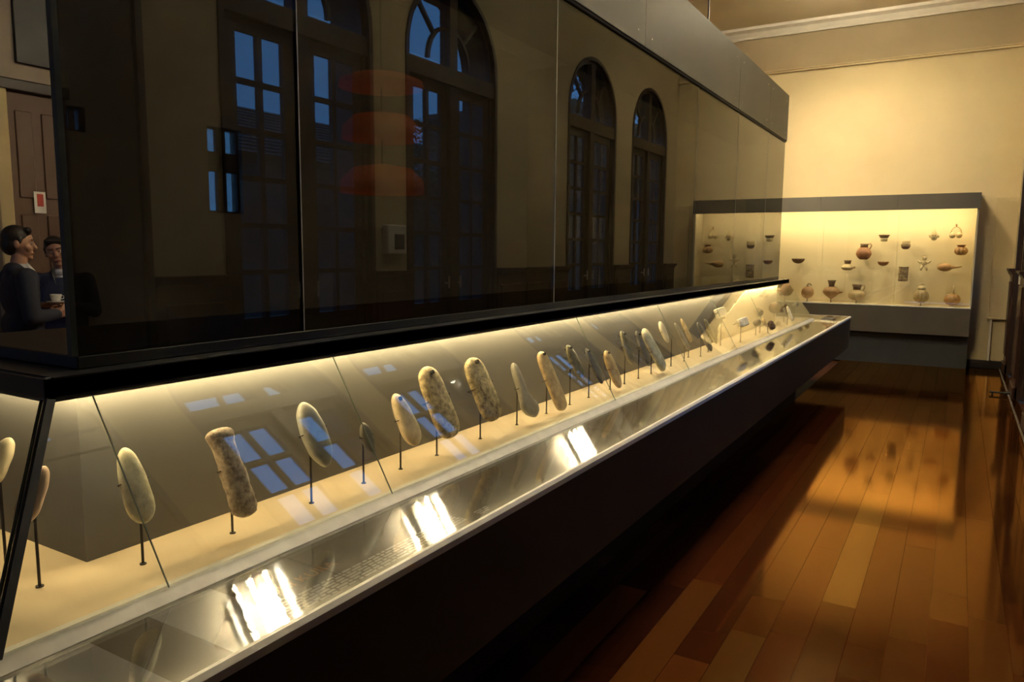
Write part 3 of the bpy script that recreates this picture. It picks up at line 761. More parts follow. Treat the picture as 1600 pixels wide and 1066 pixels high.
artifact('dark olive polished celt right of the long yellowish one', 3.420, 0.955, 1.127, 0.098, 'club', 'st_olive', ry=3.382, hole=(0.90, 0.006), dy=0.05, blunt=4, thick=0.3)
artifact('slim dark stone blade between the olive and the orange tan celts', 3.617, 0.900, 1.091, 0.074, 'club', 'st_dark', ry=3.61, hole=(0.9, 0.005), dy=0.05, blunt=4, thick=0.3)
artifact('orange tan celt with a small hole at its top', 3.842, 0.847, 1.055, 0.108, 'oval', 'st_tan', ry=3.90, hole=(0.92, 0.006), dy=0.02, blunt=5, thick=0.32)
artifact('dark holed celt, left of a close pair of stones', 4.150, 0.943, 1.138, 0.105, 'club', 'st_olive', ry=4.112, hole=(0.88, 0.007), dy=0.0, blunt=4, thick=0.28)
artifact('dark narrow celt behind the long pale yellow one', 4.379, 0.905, 1.120, 0.096, 'club', 'st_dark', ry=4.337, hole=(0.88, 0.006), blunt=4, thick=0.28)
artifact('long pale yellow celt leaning out, right of the dark narrow one', 4.490, 0.852, 1.120, 0.128, 'slab', 'st_pale', ry=4.561, dy=0.12, blunt=7, thick=0.3)
artifact('short cream spindle-shaped stone on a tall rod', 4.825, 1.000, 1.144, 0.080, 'spindle', 'st_cream', name='stone_spindle', ry=4.95, dy=0.02, blunt=4, thick=0.4)
artifact('slim grey stone blade right of the cream spindle', 5.106, 0.915, 1.114, 0.070, 'club', 'st_boot', ry=5.24, dy=0.1, blunt=4, thick=0.3)
artifact('thin pale stone blade behind the slim grey one', 5.361, 0.950, 1.123, 0.072, 'club', 'st_tan', ry=5.45, dy=0.05, blunt=4, thick=0.3, rx=-1.70)
artifact('dark glossy stone celt before the brown map edge', 5.520, 0.867, 1.086, 0.105, 'club', 'st_dark', ry=5.558, dy=0.1, blunt=4, thick=0.3, rx=-1.64)
artifact('slender dark celt just right of the dark glossy one', 5.787, 0.895, 1.090, 0.088, 'club', 'st_olive', ry=5.842, dy=0.1, blunt=4, thick=0.3)
artifact('pale flat axe block with rounded edges before the brown map', 6.40, 1.060, 1.140, 0.25, 'block', 'st_cream', name='axe_head', ry=6.33, rx=-1.70, blunt=12, thick=0.28, rod='rod_brown')
artifact('cream rectangular axe head before the cream map', 6.70, 0.965, 1.040, 0.26, 'block', 'st_cream', name='axe_head', ry=6.68, rx=-1.62, blunt=12, thick=0.25, rod='rod_brown')
artifact('small brown ringed stone beside the cream rectangular axe head', 7.25, 0.925, 0.985, 0.13, 'oval', 'st_brown', name='ring_stone', ry=7.35, rx=-1.64, blunt=3, thick=0.5, hole=(0.5, 0.016), rod='rod_brown')
artifact('brown fan-shaped fragment low in the case', 7.55, 0.868, 0.955, 0.18, 'drop', 'st_brown', name='stone_fragment', ry=7.62, rx=-1.585, blunt=4, thick=0.25, rod='rod_brown')
artifact('small tan pebble tool behind the fan-shaped fragment', 7.60, 0.905, 0.975, 0.08, 'oval', 'st_tan', name='stone_fragment', ry=7.62, rx=-1.66, blunt=3, rod='rod_brown')
artifact('round brown coiled stone held high before the map', 8.55, 0.955, 1.075, 0.20, 'oval', 'st_brown', name='mace_head', ry=8.55, rx=-1.72, blunt=2.2, thick=0.6, hole=(0.5, 0.02), rod='rod_brown')
artifact('leaf-shaped dark brown flake high at the far end', 9.00, 1.120, 1.215, 0.10, 'spindle', 'st_brown', name='stone_flake', ry=9.0, rx=-1.70, blunt=2.0, thick=0.2, rough=0.12, rod='rod_brown')
artifact('dark nubby stone at the far end pane', 9.30, 0.975, 1.035, 0.15, 'oval', 'st_dark', name='stone_flake', ry=9.30, rx=-1.64, blunt=3, rough=0.15, rod='rod_brown')
artifact('slim pale upright blade at the far end', 8.55, 0.875, 1.04, 0.10, 'club', 'st_cream', ry=8.6, rx=-1.585, blunt=4, thick=0.3, rod='rod_brown')
# near end of the case (stones face the end pane)
def end_artifact(label, x, y, zb, zt, width, mat):
    bot = Vector((x, y - 0.03, zb)); top = Vector((x, y + 0.03, zt))
    V, Fc, U, Wv, N, L = stone_mesh(bot, top, width, 'drop', face=Vector((0.5, -1, 0.3)), blunt=4, thick=0.5)
    o = empty('stone_club', (x, y, FLOOR_Z), label, 'stone artifact', 'stone artifacts on rods in the island case')
    MB().add(V, Fc).build('stone', mat, o, smooth=True)
    m = MB().tube([(x, y, FLOOR_Z), (x, y, (zb + zt) / 2 - 0.01)], 0.0036, 8).tube([(x, y, FLOOR_Z), (x, y, FLOOR_Z + 0.003)], 0.009, 10)
    m.build('rod', 'rod_black', o)
end_artifact('pinkish stone half hidden by the near corner post', -1.772, 0.852, 0.985, 1.105, 0.058, 'st_pink')
end_artifact('cream stone in the end of the case, left of the corner post', -1.905, 0.845, 1.05, 1.155, 0.06, 'st_cream')
end_artifact('tan stone in the end of the case at the far left', -2.10, 0.845, 1.00, 1.15, 0.065, 'st_tan')

# ------------------------------------------------------------------ pottery showcase on the end wall
CX0, CX1, CY0 = -2.95, 0.19, 12.15
fc = empty('pottery_showcase', (-1.38, 12.38, 0.0), 'wall showcase with lit cream interior and dark frame at the end wall', 'showcase')
box('base', CX0 + 0.02, CX1 - 0.012, 12.33, FY, 0.0, 0.475, 'far_base', fc)
seams = [CX0, -1.85, -0.81, CX1]
for a, b in zip(seams[:-1], seams[1:]):
    box('top_fascia', a + 0.001, b - 0.001 + (0.01 if b == CX1 else 0), CY0 - 0.015, CY0 + 0.02, 2.25, 2.465, 'far_frame', fc, bevel=0.002)
box('top_cover', CX0, CX1 + 0.01, CY0 + 0.02, FY, 2.33, 2.465, 'far_frame', fc)
box('bottom_fascia', CX0, CX1 - 0.012, CY0, CY0 + 0.03, 0.475, 0.865, 'far_frame', fc, bevel=0.002)
box('tray', CX0, CX1 - 0.012, CY0 + 0.03, FY, 0.475, 0.868, 'far_frame', fc)
for a, b in zip((CX0, -1.85, -0.81), (-1.85, -0.81, CX1 - 0.03)):
    box('back_board', a + 0.001, b - 0.001, FY - 0.03, FY, 0.868, 2.33, 'far_back', fc)
box('shelf_board', CX0 + 0.02, CX1 - 0.03, CY0 + 0.03, FY - 0.03, 0.868, 0.876, 'far_back', fc)
box('side_panel', CX1 - 0.03, CX1 - 0.008, CY0 + 0.02, FY, 0.868, 2.33, 'far_back', fc)
box('side_panel', CX0, CX0 + 0.02, CY0 + 0.02, FY, 0.868, 2.33, 'far_back', fc)
box('led_line', CX0 + 0.05, CX1 - 0.06, CY0 + 0.09, CY0 + 0.12, 2.312, 2.325, 'led_far', fc)
box('sill_trim', CX0, CX1 - 0.012, CY0 - 0.006, CY0 + 0.03, 0.865, 0.877, 'rail_metal', fc)
for a, b in zip(seams[:-1], seams[1:]):
    box('front_pane', a + 0.002, min(b, CX1 - 0.012) - 0.002, CY0 + 0.004, CY0 + 0.012, 0.877, 2.25, 'glass_clear', fc)

PY = 12.37
GV = 'pottery vessels in the end wall showcase'
def vessel(name, x, zb, label, cat='pottery'):
    o = empty(name, (x, PY, zb), label, cat, GV); return o
def pin(o, x, z, low=False):
    """rod from below, or a peg from the back board"""
    if low: MB().tube([(x, PY, 0.876), (x, PY, z + 0.012)], 0.006, 8).tube([(x, PY, 0.876), (x, PY, 0.881)], 0.02, 10).build('rod', 'rod_brown', o)
    else: MB().tube([(x, PY, z), (x, FY - 0.03, z)], 0.005, 8).build('peg', 'rod_brown', o)
def bowl_prof(r, h, t=0.008):
    n = 8
    o_ = [(r * math.sin(math.pi / 2 * k / n), h * (1 - math.cos(math.pi / 2 * k / n))) for k in range(n + 1)]
    i_ = [((r - t) * math.sin(math.pi / 2 * k / n), t + (h - t) * (1 - math.cos(math.pi / 2 * k / n))) for k in range(n, -1, -1)]
    return [(max(a, 0.001), b) for a, b in o_ + [(r - t * 0.5, h + 0.001)] + i_]
def arc(c, r, a0, a1, n=12, ry=None):
    ry = ry or r
    return [(c[0] + r * math.cos(a0 + (a1 - a0) * k / n), c[1], c[2] + ry * math.sin(a0 + (a1 - a0) * k / n)) for k in range(n + 1)]
def jar_prof(w, h, neck_w, neck_h, lip_w, pointed=False, belly=0.55, inner=True):
    """globular body, neck and flared lip; all in metres, total height h"""
    bh = h - neck_h; R = w / 2; P = []
    n = 14
    for k in range(n + 1):
        t = k / n
        z = bh * t
        if t < belly: q = 1 - (1 - t / belly) ** (1.35 if pointed else 2.2)
        else: q = max(0, 1 - ((t - belly) / (1 - belly)) ** 2.2) ** 0.5
        r = R * (q if pointed and t < belly else (q ** 0.62 if t < belly else q))
        P.append((max(r, neck_w / 2 if t > belly else 0.004), z))
    P += [(neck_w / 2, bh + neck_h * 0.2), (neck_w / 2 * 1.02, bh + neck_h * 0.6), (lip_w / 2, h)]
    if inner: P += [(lip_w / 2 - 0.008, h), (neck_w / 2 - 0.010, bh + neck_h * 0.5), (neck_w / 2 - 0.012, bh)]
    return P
# V1, V8 bowls
for (x, zb, h, wd, m, lab) in ((-2.170, 1.462, 0.079, 0.195, 'clay_brown', 'shallow dark brown bowl at the left of the pottery showcase'), (-0.972, 1.443, 0.064, 0.150, 'clay_red', 'small reddish bowl below the flared cup')):
    o = vessel('clay_bowl', x, zb, lab, 'bowl'); MB().lathe(bowl_prof(wd / 2, h), (x, PY, zb)).build('body', m, o, smooth=True); pin(o, x, zb + 0.02)
# V2 globe bottle with loop
x, zb = -2.007, 0.918; o = vessel('globe_bottle', x, zb, 'round tan bottle with a tiny neck loop, lowest at the left')
MB().lathe(jar_prof(0.188, 0.205, 0.035, 0.012, 0.045, belly=0.5), (x, PY, zb)).build('body', 'clay_tan', o, smooth=True)
MB().tube(arc((x + 0.02, PY, zb + 0.205), 0.03, 0, math.pi), 0.007, 8).build('handle', 'clay_brown', o, smooth=True); pin(o, x, zb, True)
# V3 pointed jar with spout
x, zb = -1.664, 0.922; o = vessel('pointed_jar', x, zb, 'tan pointed jar with a dark flared neck and side spout')
MB().lathe(jar_prof(0.245, 0.21, 0.075, 0.012, 0.075, pointed=True), (x, PY, zb)).build('body', 'clay_tan', o, smooth=True)
MB().lathe([(0.040, 0.195), (0.042, 0.225), (0.050, 0.26), (0.064, 0.292), (0.056, 0.292), (0.040, 0.25), (0.03, 0.2)], (x, PY, zb)).build('neck', 'clay_brown', o, smooth=True)
MB().tube([(x + 0.10, PY, zb + 0.105), (x + 0.145, PY, zb + 0.112), (x + 0.155, PY, zb + 0.118)], [0.022, 0.013, 0.011], 10).build('spout', 'clay_red', o, smooth=True); pin(o, x, zb, True)
# V4 pitcher
x, zb = -1.306, 0.914; o = vessel('handled_pitcher', x, zb, 'olive brown pitcher with a wide dark mouth, lowest row', 'pitcher')
MB().lathe(jar_prof(0.239, 0.18, 0.10, 0.012, 0.10, belly=0.5), (x, PY, zb)).build('body', 'clay_olive', o, smooth=True)
MB().lathe([(0.052, 0.165), (0.055, 0.20), (0.072, 0.246), (0.064, 0.246), (0.046, 0.19)], (x, PY, zb)).build('neck', 'clay_brown', o, smooth=True)
MB().tube([(x + 0.065, PY, zb + 0.235), (x + 0.098, PY, zb + 0.238), (x + 0.105, PY, zb + 0.20), (x + 0.085, PY, zb + 0.155)], 0.008, 8).build('handle', 'clay_olive', o, smooth=True); pin(o, x, zb, True)
# V5 carinated pot
x, zb = -1.456, 1.368; o = vessel('carinated_pot', x, zb, 'small lens-bodied pot with dark neck, left of the red pitcher')
MB().lathe([(0.004, 0), (0.05, 0.004), (0.082, 0.028), (0.093, 0.048), (0.080, 0.062), (0.052, 0.088), (0.045, 0.098)], (x, PY, zb)).build('body', 'clay_cream', o, smooth=True)
MB().lathe([(0.044, 0.094), (0.046, 0.125), (0.056, 0.154), (0.048, 0.154), (0.036, 0.12)], (x, PY, zb)).build('neck', 'clay_brown', o, smooth=True)
MB().tube([(x + 0.075, PY, zb + 0.045), (x + 0.11, PY, zb + 0.05)], [0.018, 0.011], 8).build('spout', 'clay_tan', o, smooth=True); pin(o, x, zb + 0.05)
# V6 red pitcher
x, zb = -1.242, 1.535; o = vessel('handled_pitcher', x, zb, 'reddish pitcher with loop handle, middle of the showcase', 'pitcher')
MB().lathe([(0.05, 0.0), (0.085, 0.03), (0.108, 0.075), (0.104, 0.115), (0.080, 0.155), (0.052, 0.182)], (x, PY, zb)).build('body', 'clay_red', o, smooth=True)
MB().lathe([(0.053, 0.178), (0.052, 0.205), (0.056, 0.235), (0.048, 0.235), (0.042, 0.19)], (x, PY, zb)).build('neck', 'clay_brown', o, smooth=True)
MB().tube([(x + 0.052, PY, zb + 0.228), (x + 0.085, PY, zb + 0.238), (x + 0.102, PY, zb + 0.205), (x + 0.075, PY, zb + 0.155)], 0.009, 8).build('handle', 'clay_tan', o, smooth=True); pin(o, x, zb + 0.08)
# V7 flared cup
x, zb = -0.981, 1.804; o = vessel('flared_cup', x, zb, 'flared cup with a narrow banded foot, above the small bowl', 'cup')
MB().lathe([(0.035, 0.0), (0.046, 0.006), (0.048, 0.035), (0.052, 0.055)], (x, PY, zb)).build('body', 'clay_cream', o, smooth=True)
MB().lathe([(0.052, 0.053), (0.066, 0.075), (0.080, 0.098), (0.072, 0.098), (0.045, 0.06)], (x, PY, zb)).build('rim', 'clay_brown', o, smooth=True); pin(o, x, zb + 0.04)
# V9 two-tone cup
x, zb = -0.691, 1.690; o = vessel('two_tone_cup', x, zb, 'small cup, cream above and brown below', 'cup')
MB().lathe([(0.004, 0), (0.035, 0.004), (0.056, 0.028), (0.064, 0.055)], (x, PY, zb)).build('body', 'clay_brown', o, smooth=True)
MB().lathe([(0.064, 0.054), (0.058, 0.085), (0.055, 0.105), (0.062, 0.13), (0.055, 0.13), (0.048, 0.1), (0.05, 0.06)], (x, PY, zb)).build('rim', 'clay_cream', o, smooth=True); pin(o, x, zb + 0.05)
# V10 face ornament
x, zb = -0.338, 1.816; o = vessel('face_ornament', x, zb, 'cream face-shaped ornament with ears and pointed top', 'ornament')
b = MB().lathe([(0.004, 0.0), (0.03, 0.01), (0.045, 0.05), (0.042, 0.09), (0.026, 0.125), (0.012, 0.155), (0.004, 0.195)], (x, PY, zb), sq=0.6).build('body', 'clay_cream', o, smooth=True)
for sg in (-1, 1):
    MB().ball((x + sg * 0.05, PY, zb + 0.065), (0.018, 0.01, 0.024)).build('ear', 'clay_cream', o, smooth=True)
    MB().ball((x + sg * 0.017, PY - 0.025, zb + 0.075), (0.008, 0.006, 0.006)).build('eye', 'clay_brown', o, smooth=True)
MB().box(x - 0.016, x + 0.016, PY - 0.027, PY - 0.015, zb + 0.03, zb + 0.038).build('mouth', 'clay_brown', o); pin(o, x, zb + 0.06)
# V11 double vessel with stirrup
x, zb = -0.071, 1.847; o = vessel('stirrup_vessel', x, zb, 'double-bodied vessel with an arched stirrup and spout', 'vessel')
for sg in (-1, 1): MB().ball((x + sg * 0.042, PY, zb + 0.043), (0.041, 0.036, 0.042)).build('bulb', 'clay_cream', o, smooth=True)
MB().tube(arc((x, PY, zb + 0.07), 0.066, 0.0, math.pi, 16, 0.095), 0.010, 8).build('stirrup', 'clay_cream', o, smooth=True)
MB().tube([(x, PY, zb + 0.16), (x, PY, zb + 0.185), (x, PY, zb + 0.2)], [0.011, 0.010, 0.015], 10).build('spout', 'clay_tan', o, smooth=True); pin(o, x - 0.042, zb + 0.045)
# V12 lobed squash pot
x, zb = 0.007, 1.609; o = vessel('lobed_pot', x, zb, 'orange squash-shaped pot with lobes, below the double vessel')
MB().lathe([(0.01, 0), (0.05, 0.006), (0.078, 0.04), (0.080, 0.075), (0.062, 0.105), (0.035, 0.118)], (x, PY, zb), n=48, lobes=9, lobe=0.22).build('body', 'clay_orange', o, smooth=True)
MB().lathe([(0.038, 0.112), (0.048, 0.13), (0.062, 0.146), (0.054, 0.146), (0.03, 0.12)], (x, PY, zb)).build('rim', 'clay_red', o, smooth=True); pin(o, x, zb + 0.05)
# V13 gourd dipper
x, zb = -0.166, 1.376; o = vessel('gourd_dipper', x, zb, 'orange brown gourd-shaped dipper with a long handle to the right', 'dipper')
MB().ball((x - 0.01, PY, zb + 0.06), (0.095, 0.06, 0.058), 20, 12).build('body', 'clay_orange', o, smooth=True)
MB().tube([(x + 0.06, PY, zb + 0.066), (x + 0.11, PY, zb + 0.062), (x + 0.15, PY, zb + 0.064), (x + 0.20, PY, zb + 0.075)], [0.035, 0.018, 0.011, 0.006], 10).build('handle', 'clay_orange', o, smooth=True); pin(o, x - 0.01, zb + 0.06)
# V14 figurine
x, zb = -0.439, 1.384; o = vessel('clay_figurine', x, zb, 'cream clay figurine with raised arms', 'figurine')
m = MB().ball((x, PY, zb + 0.105), (0.036, 0.025, 0.05)).ball((x, PY, zb + 0.178), (0.034, 0.026, 0.034)).box(x - 0.05, x + 0.05, PY - 0.015, PY + 0.015, zb + 0.198, zb + 0.222)
m.build('body', 'clay_cream', o, smooth=False)
for sg in (-1, 1):
    MB().tube([(x + sg * 0.02, PY, zb + 0.125), (x + sg * 0.055, PY, zb + 0.115), (x + sg * 0.080, PY, zb + 0.145)], [0.018, 0.015, 0.013], 8).build('arm', 'clay_cream', o, smooth=True)
    MB().tube([(x + sg * 0.018, PY, zb + 0.075), (x + sg * 0.03, PY, zb + 0.035), (x + sg * 0.038, PY - 0.012, zb + 0.008)], [0.020, 0.016, 0.014], 8).build('leg', 'clay_cream', o, smooth=True)
    MB().ball((x + sg * 0.013, PY - 0.025, zb + 0.183), 0.006, 8, 6).build('eye', 'clay_brown', o)
pin(o, x, zb + 0.11)
# V15 patterned beaker
x, zb = -0.697, 1.224; o = vessel('patterned_beaker', x, zb, 'cylindrical beaker with a brown and cream pattern', 'beaker')
MB().lathe([(0.055, 0), (0.062, 0.004), (0.064, 0.1), (0.066, 0.211), (0.058, 0.211), (0.055, 0.02)], (x, PY, zb)).build('body', 'clay_pattern', o, smooth=False)
for z in (0.012, 0.10, 0.195): MB().lathe([(0.0645, z), (0.0675, z + 0.003), (0.0675, z + 0.009), (0.0645, z + 0.012)], (x, PY, zb)).build('band', 'clay_brown', o)
pin(o, x, zb + 0.1)
# V16 ribbed jar
x, zb = -0.447, 0.911; o = vessel('ribbed_jar', x, zb, 'ribbed greenish cream jar with a narrow neck')
MB().lathe(jar_prof(0.196, 0.215, 0.085, 0.008, 0.085, belly=0.48), (x, PY, zb), n=48, lobes=12, lobe=0.10).build('body', 'clay_olive', o, smooth=True)
MB().lathe([(0.052, 0.2), (0.056, 0.222), (0.042, 0.248), (0.028, 0.255), (0.027, 0.272), (0.036, 0.289), (0.03, 0.289), (0.02, 0.26)], (x, PY, zb)).build('neck', 'clay_cream', o, smooth=True); pin(o, x, zb, True)
# V17 pumpkin vessel with stem spout
x, zb = -0.055, 0.897; o = vessel('pumpkin_vessel', x, zb, 'orange pumpkin-shaped vessel with a tall thin spout, bottom right')
MB().lathe([(0.02, 0), (0.065, 0.012), (0.098, 0.06), (0.100, 0.10), (0.078, 0.145), (0.03, 0.165)], (x, PY, zb), n=40, lobes=8, lobe=0.08).build('body', 'clay_orange', o, smooth=True)
MB().tube([(x + 0.008, PY, zb + 0.155), (x + 0.010, PY, zb + 0.28)], [0.011, 0.009], 10).build('spout', 'clay_cream', o, smooth=True)
for sg in (-1, 1): MB().ball((x + sg * 0.052, PY - 0.05, zb + 0.135), (0.022, 0.012, 0.012)).build('lug', 'clay_red', o, smooth=True)
MB().tube([(x, PY, 0.876), (x, PY, 0.90)], 0.03, 12).build('stand', 'porcelain', o)

# ------------------------------------------------------------------ small things of the aisle
sb = empty('wall_box', (RX, 5.08, 1.58), 'white wall control box between two arched windows', 'control box')
box('housing', RX - 0.07, RX, 4.955, 5.205, 1.58, 1.83, 'box_white', sb, bevel=0.008)
box('display', RX - 0.074, RX - 0.069, 5.04, 5.17, 1.62, 1.75, 'black_board', sb)
cab = tag(MB().tube([(RX - 0.075, 2.9 + 0.3 * k, 0.012 + 0.004 * math.sin(k * 1.7)) for k in range(33)], 0.011, 8).build('floor_cable', 'bark', smooth=True), 'brown cable lying along the foot of the wainscot', 'cable')
hk = empty('door_stop', (0.50, 10.2, 0.0), 'small dark rod-shaped door stop on the floor by the wainscot', 'door stop')
MB().tube([(0.40, 10.2, 0.03), (0.565, 10.2, 0.03)], 0.011, 8).build('rod', 'black_board', hk); MB().tube([(0.55, 10.2, 0.03), (0.60, 10.2, 0.03)], 0.022, 10).build('flange', 'black_board', hk)
MB().tube([(0.43, 10.2, 0.0), (0.43, 10.2, 0.03)], 0.009, 8).build('foot', 'black_board', hk)
nz_ = empty('paper_notice', (LX + 0.06, 3.66, 1.93), 'white paper notice with red print on the hall door', 'notice')
box('sheet', LX + 0.063, LX + 0.065, 3.61, 3.71, 1.92, 2.11, 'paper', nz_); box('print', LX + 0.065, LX + 0.0655, 3.635, 3.69, 1.98, 2.09, 'print_red', nz_)

# ------------------------------------------------------------------ stand-in for faint orange shapes in the hall, with an added glow
emit('orange_glow', (1.0, 0.24, 0.05), 0.22).node_tree.nodes['Principled BSDF'].inputs['Base Color'].default_value = (0.30, 0.07, 0.02, 1)
pl_ = empty('orange_tiers', (-4.3, 5.02, 2.2), 'three orange tiers standing for faint shapes behind the smoked glass, glow added', 'stand-in')
for z, r, h in ((2.98, 0.36, 0.10), (2.55, 0.34, 0.22), (2.10, 0.36, 0.24)):
    MB().lathe([(r, z), (r * 0.97, z + h * 0.45), (r * 0.7, z + h * 0.85), (0.06, z + h), (0.05, z + h - 0.01), (r * 0.68, z + h * 0.82), (r * 0.95, z + h * 0.42), (r * 0.98, z)], (-4.3, 5.02, 0), 32).build('glow_tier', 'orange_glow', pl_, smooth=True)
MB().tube([(-4.3, 5.02, 2.2), (-4.3, 5.02, CZ)], 0.008, 8).build('cord', 'rod_black', pl_)

# ------------------------------------------------------------------ two men in the hall
def capsule(mb, a, b, ra, rb, n=14):
    a, b = Vector(a), Vector(b); d = (b - a).normalized()
    pts, rs = [], []
    for k in range(5):
        t = math.pi / 2 * k / 4; pts.append(a - d * ra * math.cos(t)); rs.append(max(ra * math.sin(t), 0.001))
    for k in range(5):
        t = math.pi / 2 * k / 4; pts.append(b + d * rb * math.sin(t)); rs.append(max(rb * math.cos(t), 0.001))
    mb.tube(pts, rs, n)
def person(name, loc, ang, label, jacket, arms, headrot, scale, hands):
    root = empty(name, loc, label, 'person')
    T = Matrix.Translation(loc) @ Matrix.Rotation(ang, 4, 'Z') @ Matrix.Scale(scale, 4)
    HP = Vector((0.01, 0, 1.52))                      # head pivot
    HR = Matrix.Translation(HP) @ headrot.to_4x4() @ Matrix.Translation(-HP)
    def fin(mb, nm, mat, vox, par=root, it=6):
        mb.v = [tuple(T @ Vector(v)) for v in mb.v]
        o = mb.build(nm, mat, par, smooth=True)
        if vox:
            r = o.modifiers.new('remesh', 'REMESH'); r.mode = 'VOXEL'; r.voxel_size = vox; r.use_smooth_shade = True
            s_ = o.modifiers.new('smooth', 'SMOOTH'); s_.iterations = it; s_.factor = 0.5
        return o
    def hm(mb, k0):   # turn the head geometry
        mb.v[k0:] = [tuple(HR @ Vector(v)) for v in mb.v[k0:]]
    hips = {1: Vector((0, 0.095, 0.93)), -1: Vector((0, -0.095, 0.93))}
    b = MB()
    # torso, legs, neck
    b.ball((0, 0, 1.25), (0.10, 0.16, 0.25)); b.ball((0, 0, 0.98), (0.105, 0.155, 0.12))
    for sg in (1, -1):
        capsule(b, hips[sg], (0.02, sg * 0.10, 0.50), 0.075, 0.05); capsule(b, (0.02, sg * 0.10, 0.50), (-0.01, sg * 0.11, 0.08), 0.05, 0.035); capsule(b, (-0.02, sg * 0.11, 0.05), (0.14, sg * 0.13, 0.035), 0.04, 0.032)
        sh, el, wr = arms[sg]; capsule(b, sh, el, 0.045, 0.038); capsule(b, el, wr, 0.037, 0.026)
    capsule(b, (-0.01, 0, 1.42), (0.015, 0, 1.56), 0.062, 0.055)
    k0 = len(b.v)
    b.ball((0.0, 0, 1.685), (0.098, 0.076, 0.105), 20, 14); b.ball((0.035, 0, 1.625), (0.062, 0.058, 0.078), 16, 12)   # skull, jaw
    b.ball((0.082, 0, 1.562), (0.018, 0.024, 0.018)); b.ball((0.085, 0, 1.692), (0.018, 0.05, 0.014))                 # chin, brow
    capsule(b, (0.095, 0, 1.672), (0.112, 0, 1.640), 0.010, 0.016); b.ball((0.092, 0, 1.596), (0.012, 0.026, 0.012))    # nose, lips
    for sg in (1, -1):
        b.ball((0.062, sg * 0.042, 1.637), (0.030, 0.024, 0.030)); b.ball((-0.005, sg * 0.079, 1.655), (0.020, 0.010, 0.034))
    hm(b, k0)
    for sg in (1, -1):
        sh, el, wr = (Vector(q) for q in arms[sg]); d, pn, curl = (Vector(hands[sg][0]).normalized(), Vector(hands[sg][1]).normalized(), hands[sg][2])
        side = d.cross(pn).normalized()
        for q in (-0.022, 0.0, 0.022): capsule(b, wr + d * 0.02 + side * q * 0.8, wr + d * 0.085 + side * q, 0.018, 0.016, 10)
        for i, q in enumerate((-0.034, -0.0115, 0.0115, 0.034)):
            L = (0.060, 0.074, 0.078, 0.068)[i]; p0 = wr + d * 0.09 + side * q
            d1 = (d * math.cos(curl) + pn * math.sin(curl)); d2 = (d * math.cos(2 * curl) + pn * math.sin(2 * curl))
            capsule(b, p0, p0 + d1 * L * 0.5, 0.0088, 0.008, 8); capsule(b, p0 + d1 * L * 0.5, p0 + d1 * L * 0.5 + d2 * L * 0.5, 0.008, 0.007, 8)
        tb = wr + d * 0.035 - side * 0.030 * sg
        capsule(b, tb, tb + (d * 0.6 - side * sg * 0.6 + pn * 0.4).normalized() * 0.04, 0.012, 0.010, 8)
        capsule(b, tb + (d * 0.6 - side * sg * 0.6 + pn * 0.4).normalized() * 0.04, tb + (d * 0.6 - side * sg * 0.6 + pn * 0.4).normalized() * 0.04 + (d * 0.8 + pn * 0.5).normalized() * 0.03, 0.010, 0.008, 8)
    fin(b, 'body', 'skin', 0.0065, it=4)
    # jacket
    j = MB()
    j.ball((0, 0, 1.28), (0.128, 0.195, 0.20), 20, 14); capsule(j, (0, 0.10, 1.40), (0, -0.10, 1.40), 0.085, 0.085); capsule(j, (0.005, 0.07, 1.05), (0.005, -0.07, 1.05), 0.128, 0.128)
    capsule(j, (0.0, 0.085, 0.88), (0.0, -0.085, 0.88), 0.122, 0.122); capsule(j, (-0.03, 0.03, 1.46), (-0.03, -0.03, 1.46), 0.066, 0.066)
    for sg in (1, -1):
        sh, el, wr = (Vector(q) for q in arms[sg]); capsule(j, sh, el, 0.078, 0.060); capsule(j, el, el + (wr - el) * 0.92, 0.058, 0.044)
        capsule(j, (0.085, sg * 0.035, 1.10), (0.060, sg * 0.075, 1.44), 0.034, 0.024)        # lapel and front edge
    fin(j, 'jacket', jacket, 0.011, it=6)
    t = MB()
    for sg in (1, -1):
        capsule(t, hips[sg], (0.02, sg * 0.10, 0.50), 0.098, 0.078); capsule(t, (0.02, sg * 0.10, 0.50), (-0.01, sg * 0.11, 0.11), 0.076, 0.062)
    capsule(t, (0, 0.07, 0.93), (0, -0.07, 0.93), 0.110, 0.110); fin(t, 'trousers', 'trousers', 0.012)
    for sg in (1, -1):
        s_ = MB(); capsule(s_, (-0.04, sg * 0.11, 0.052), (0.10, sg * 0.125, 0.046), 0.050, 0.046); capsule(s_, (0.10, sg * 0.125, 0.040), (0.17, sg * 0.135, 0.036), 0.042, 0.034); s_.box(-0.08, 0.20, sg * 0.125 - 0.045, sg * 0.125 + 0.045, 0.0, 0.02); fin(s_, 'shoe', 'shoe', 0.010)
    c = MB(); c.lathe([(0.066, 0), (0.062, 0.03), (0.058, 0.055), (0.051, 0.055), (0.055, 0.0)], (0.008, 0, 1.458), 20)
    c.add([(0.118, 0, 1.30), (0.10, 0.05, 1.46), (0.05, 0.06, 1.52), (0.05, -0.06, 1.52), (0.10, -0.05, 1.46), (0.06, 0, 1.30)], [(0, 1, 2), (0, 2, 3), (0, 3, 4), (5, 2, 1), (5, 3, 2), (5, 4, 3), (0, 5, 1), (0, 4, 5)])
    fin(c, 'shirt_collar', 'shirt', 0)
    h = MB(); h.ball((-0.014, 0, 1.712), (0.099, 0.082, 0.092), 22, 14); h.ball((-0.045, 0, 1.655), (0.070, 0.078, 0.085), 16, 12)
    capsule(h, (0.055, 0.055, 1.755), (0.062, -0.04, 1.765), 0.026, 0.028)
    for sg in (1, -1): capsule(h, (0.012, sg * 0.076, 1.70), (0.016, sg * 0.076, 1.665), 0.014, 0.008)
    hm(h, 0); fin(h, 'hair', 'hair_dark', 0.008, it=3)
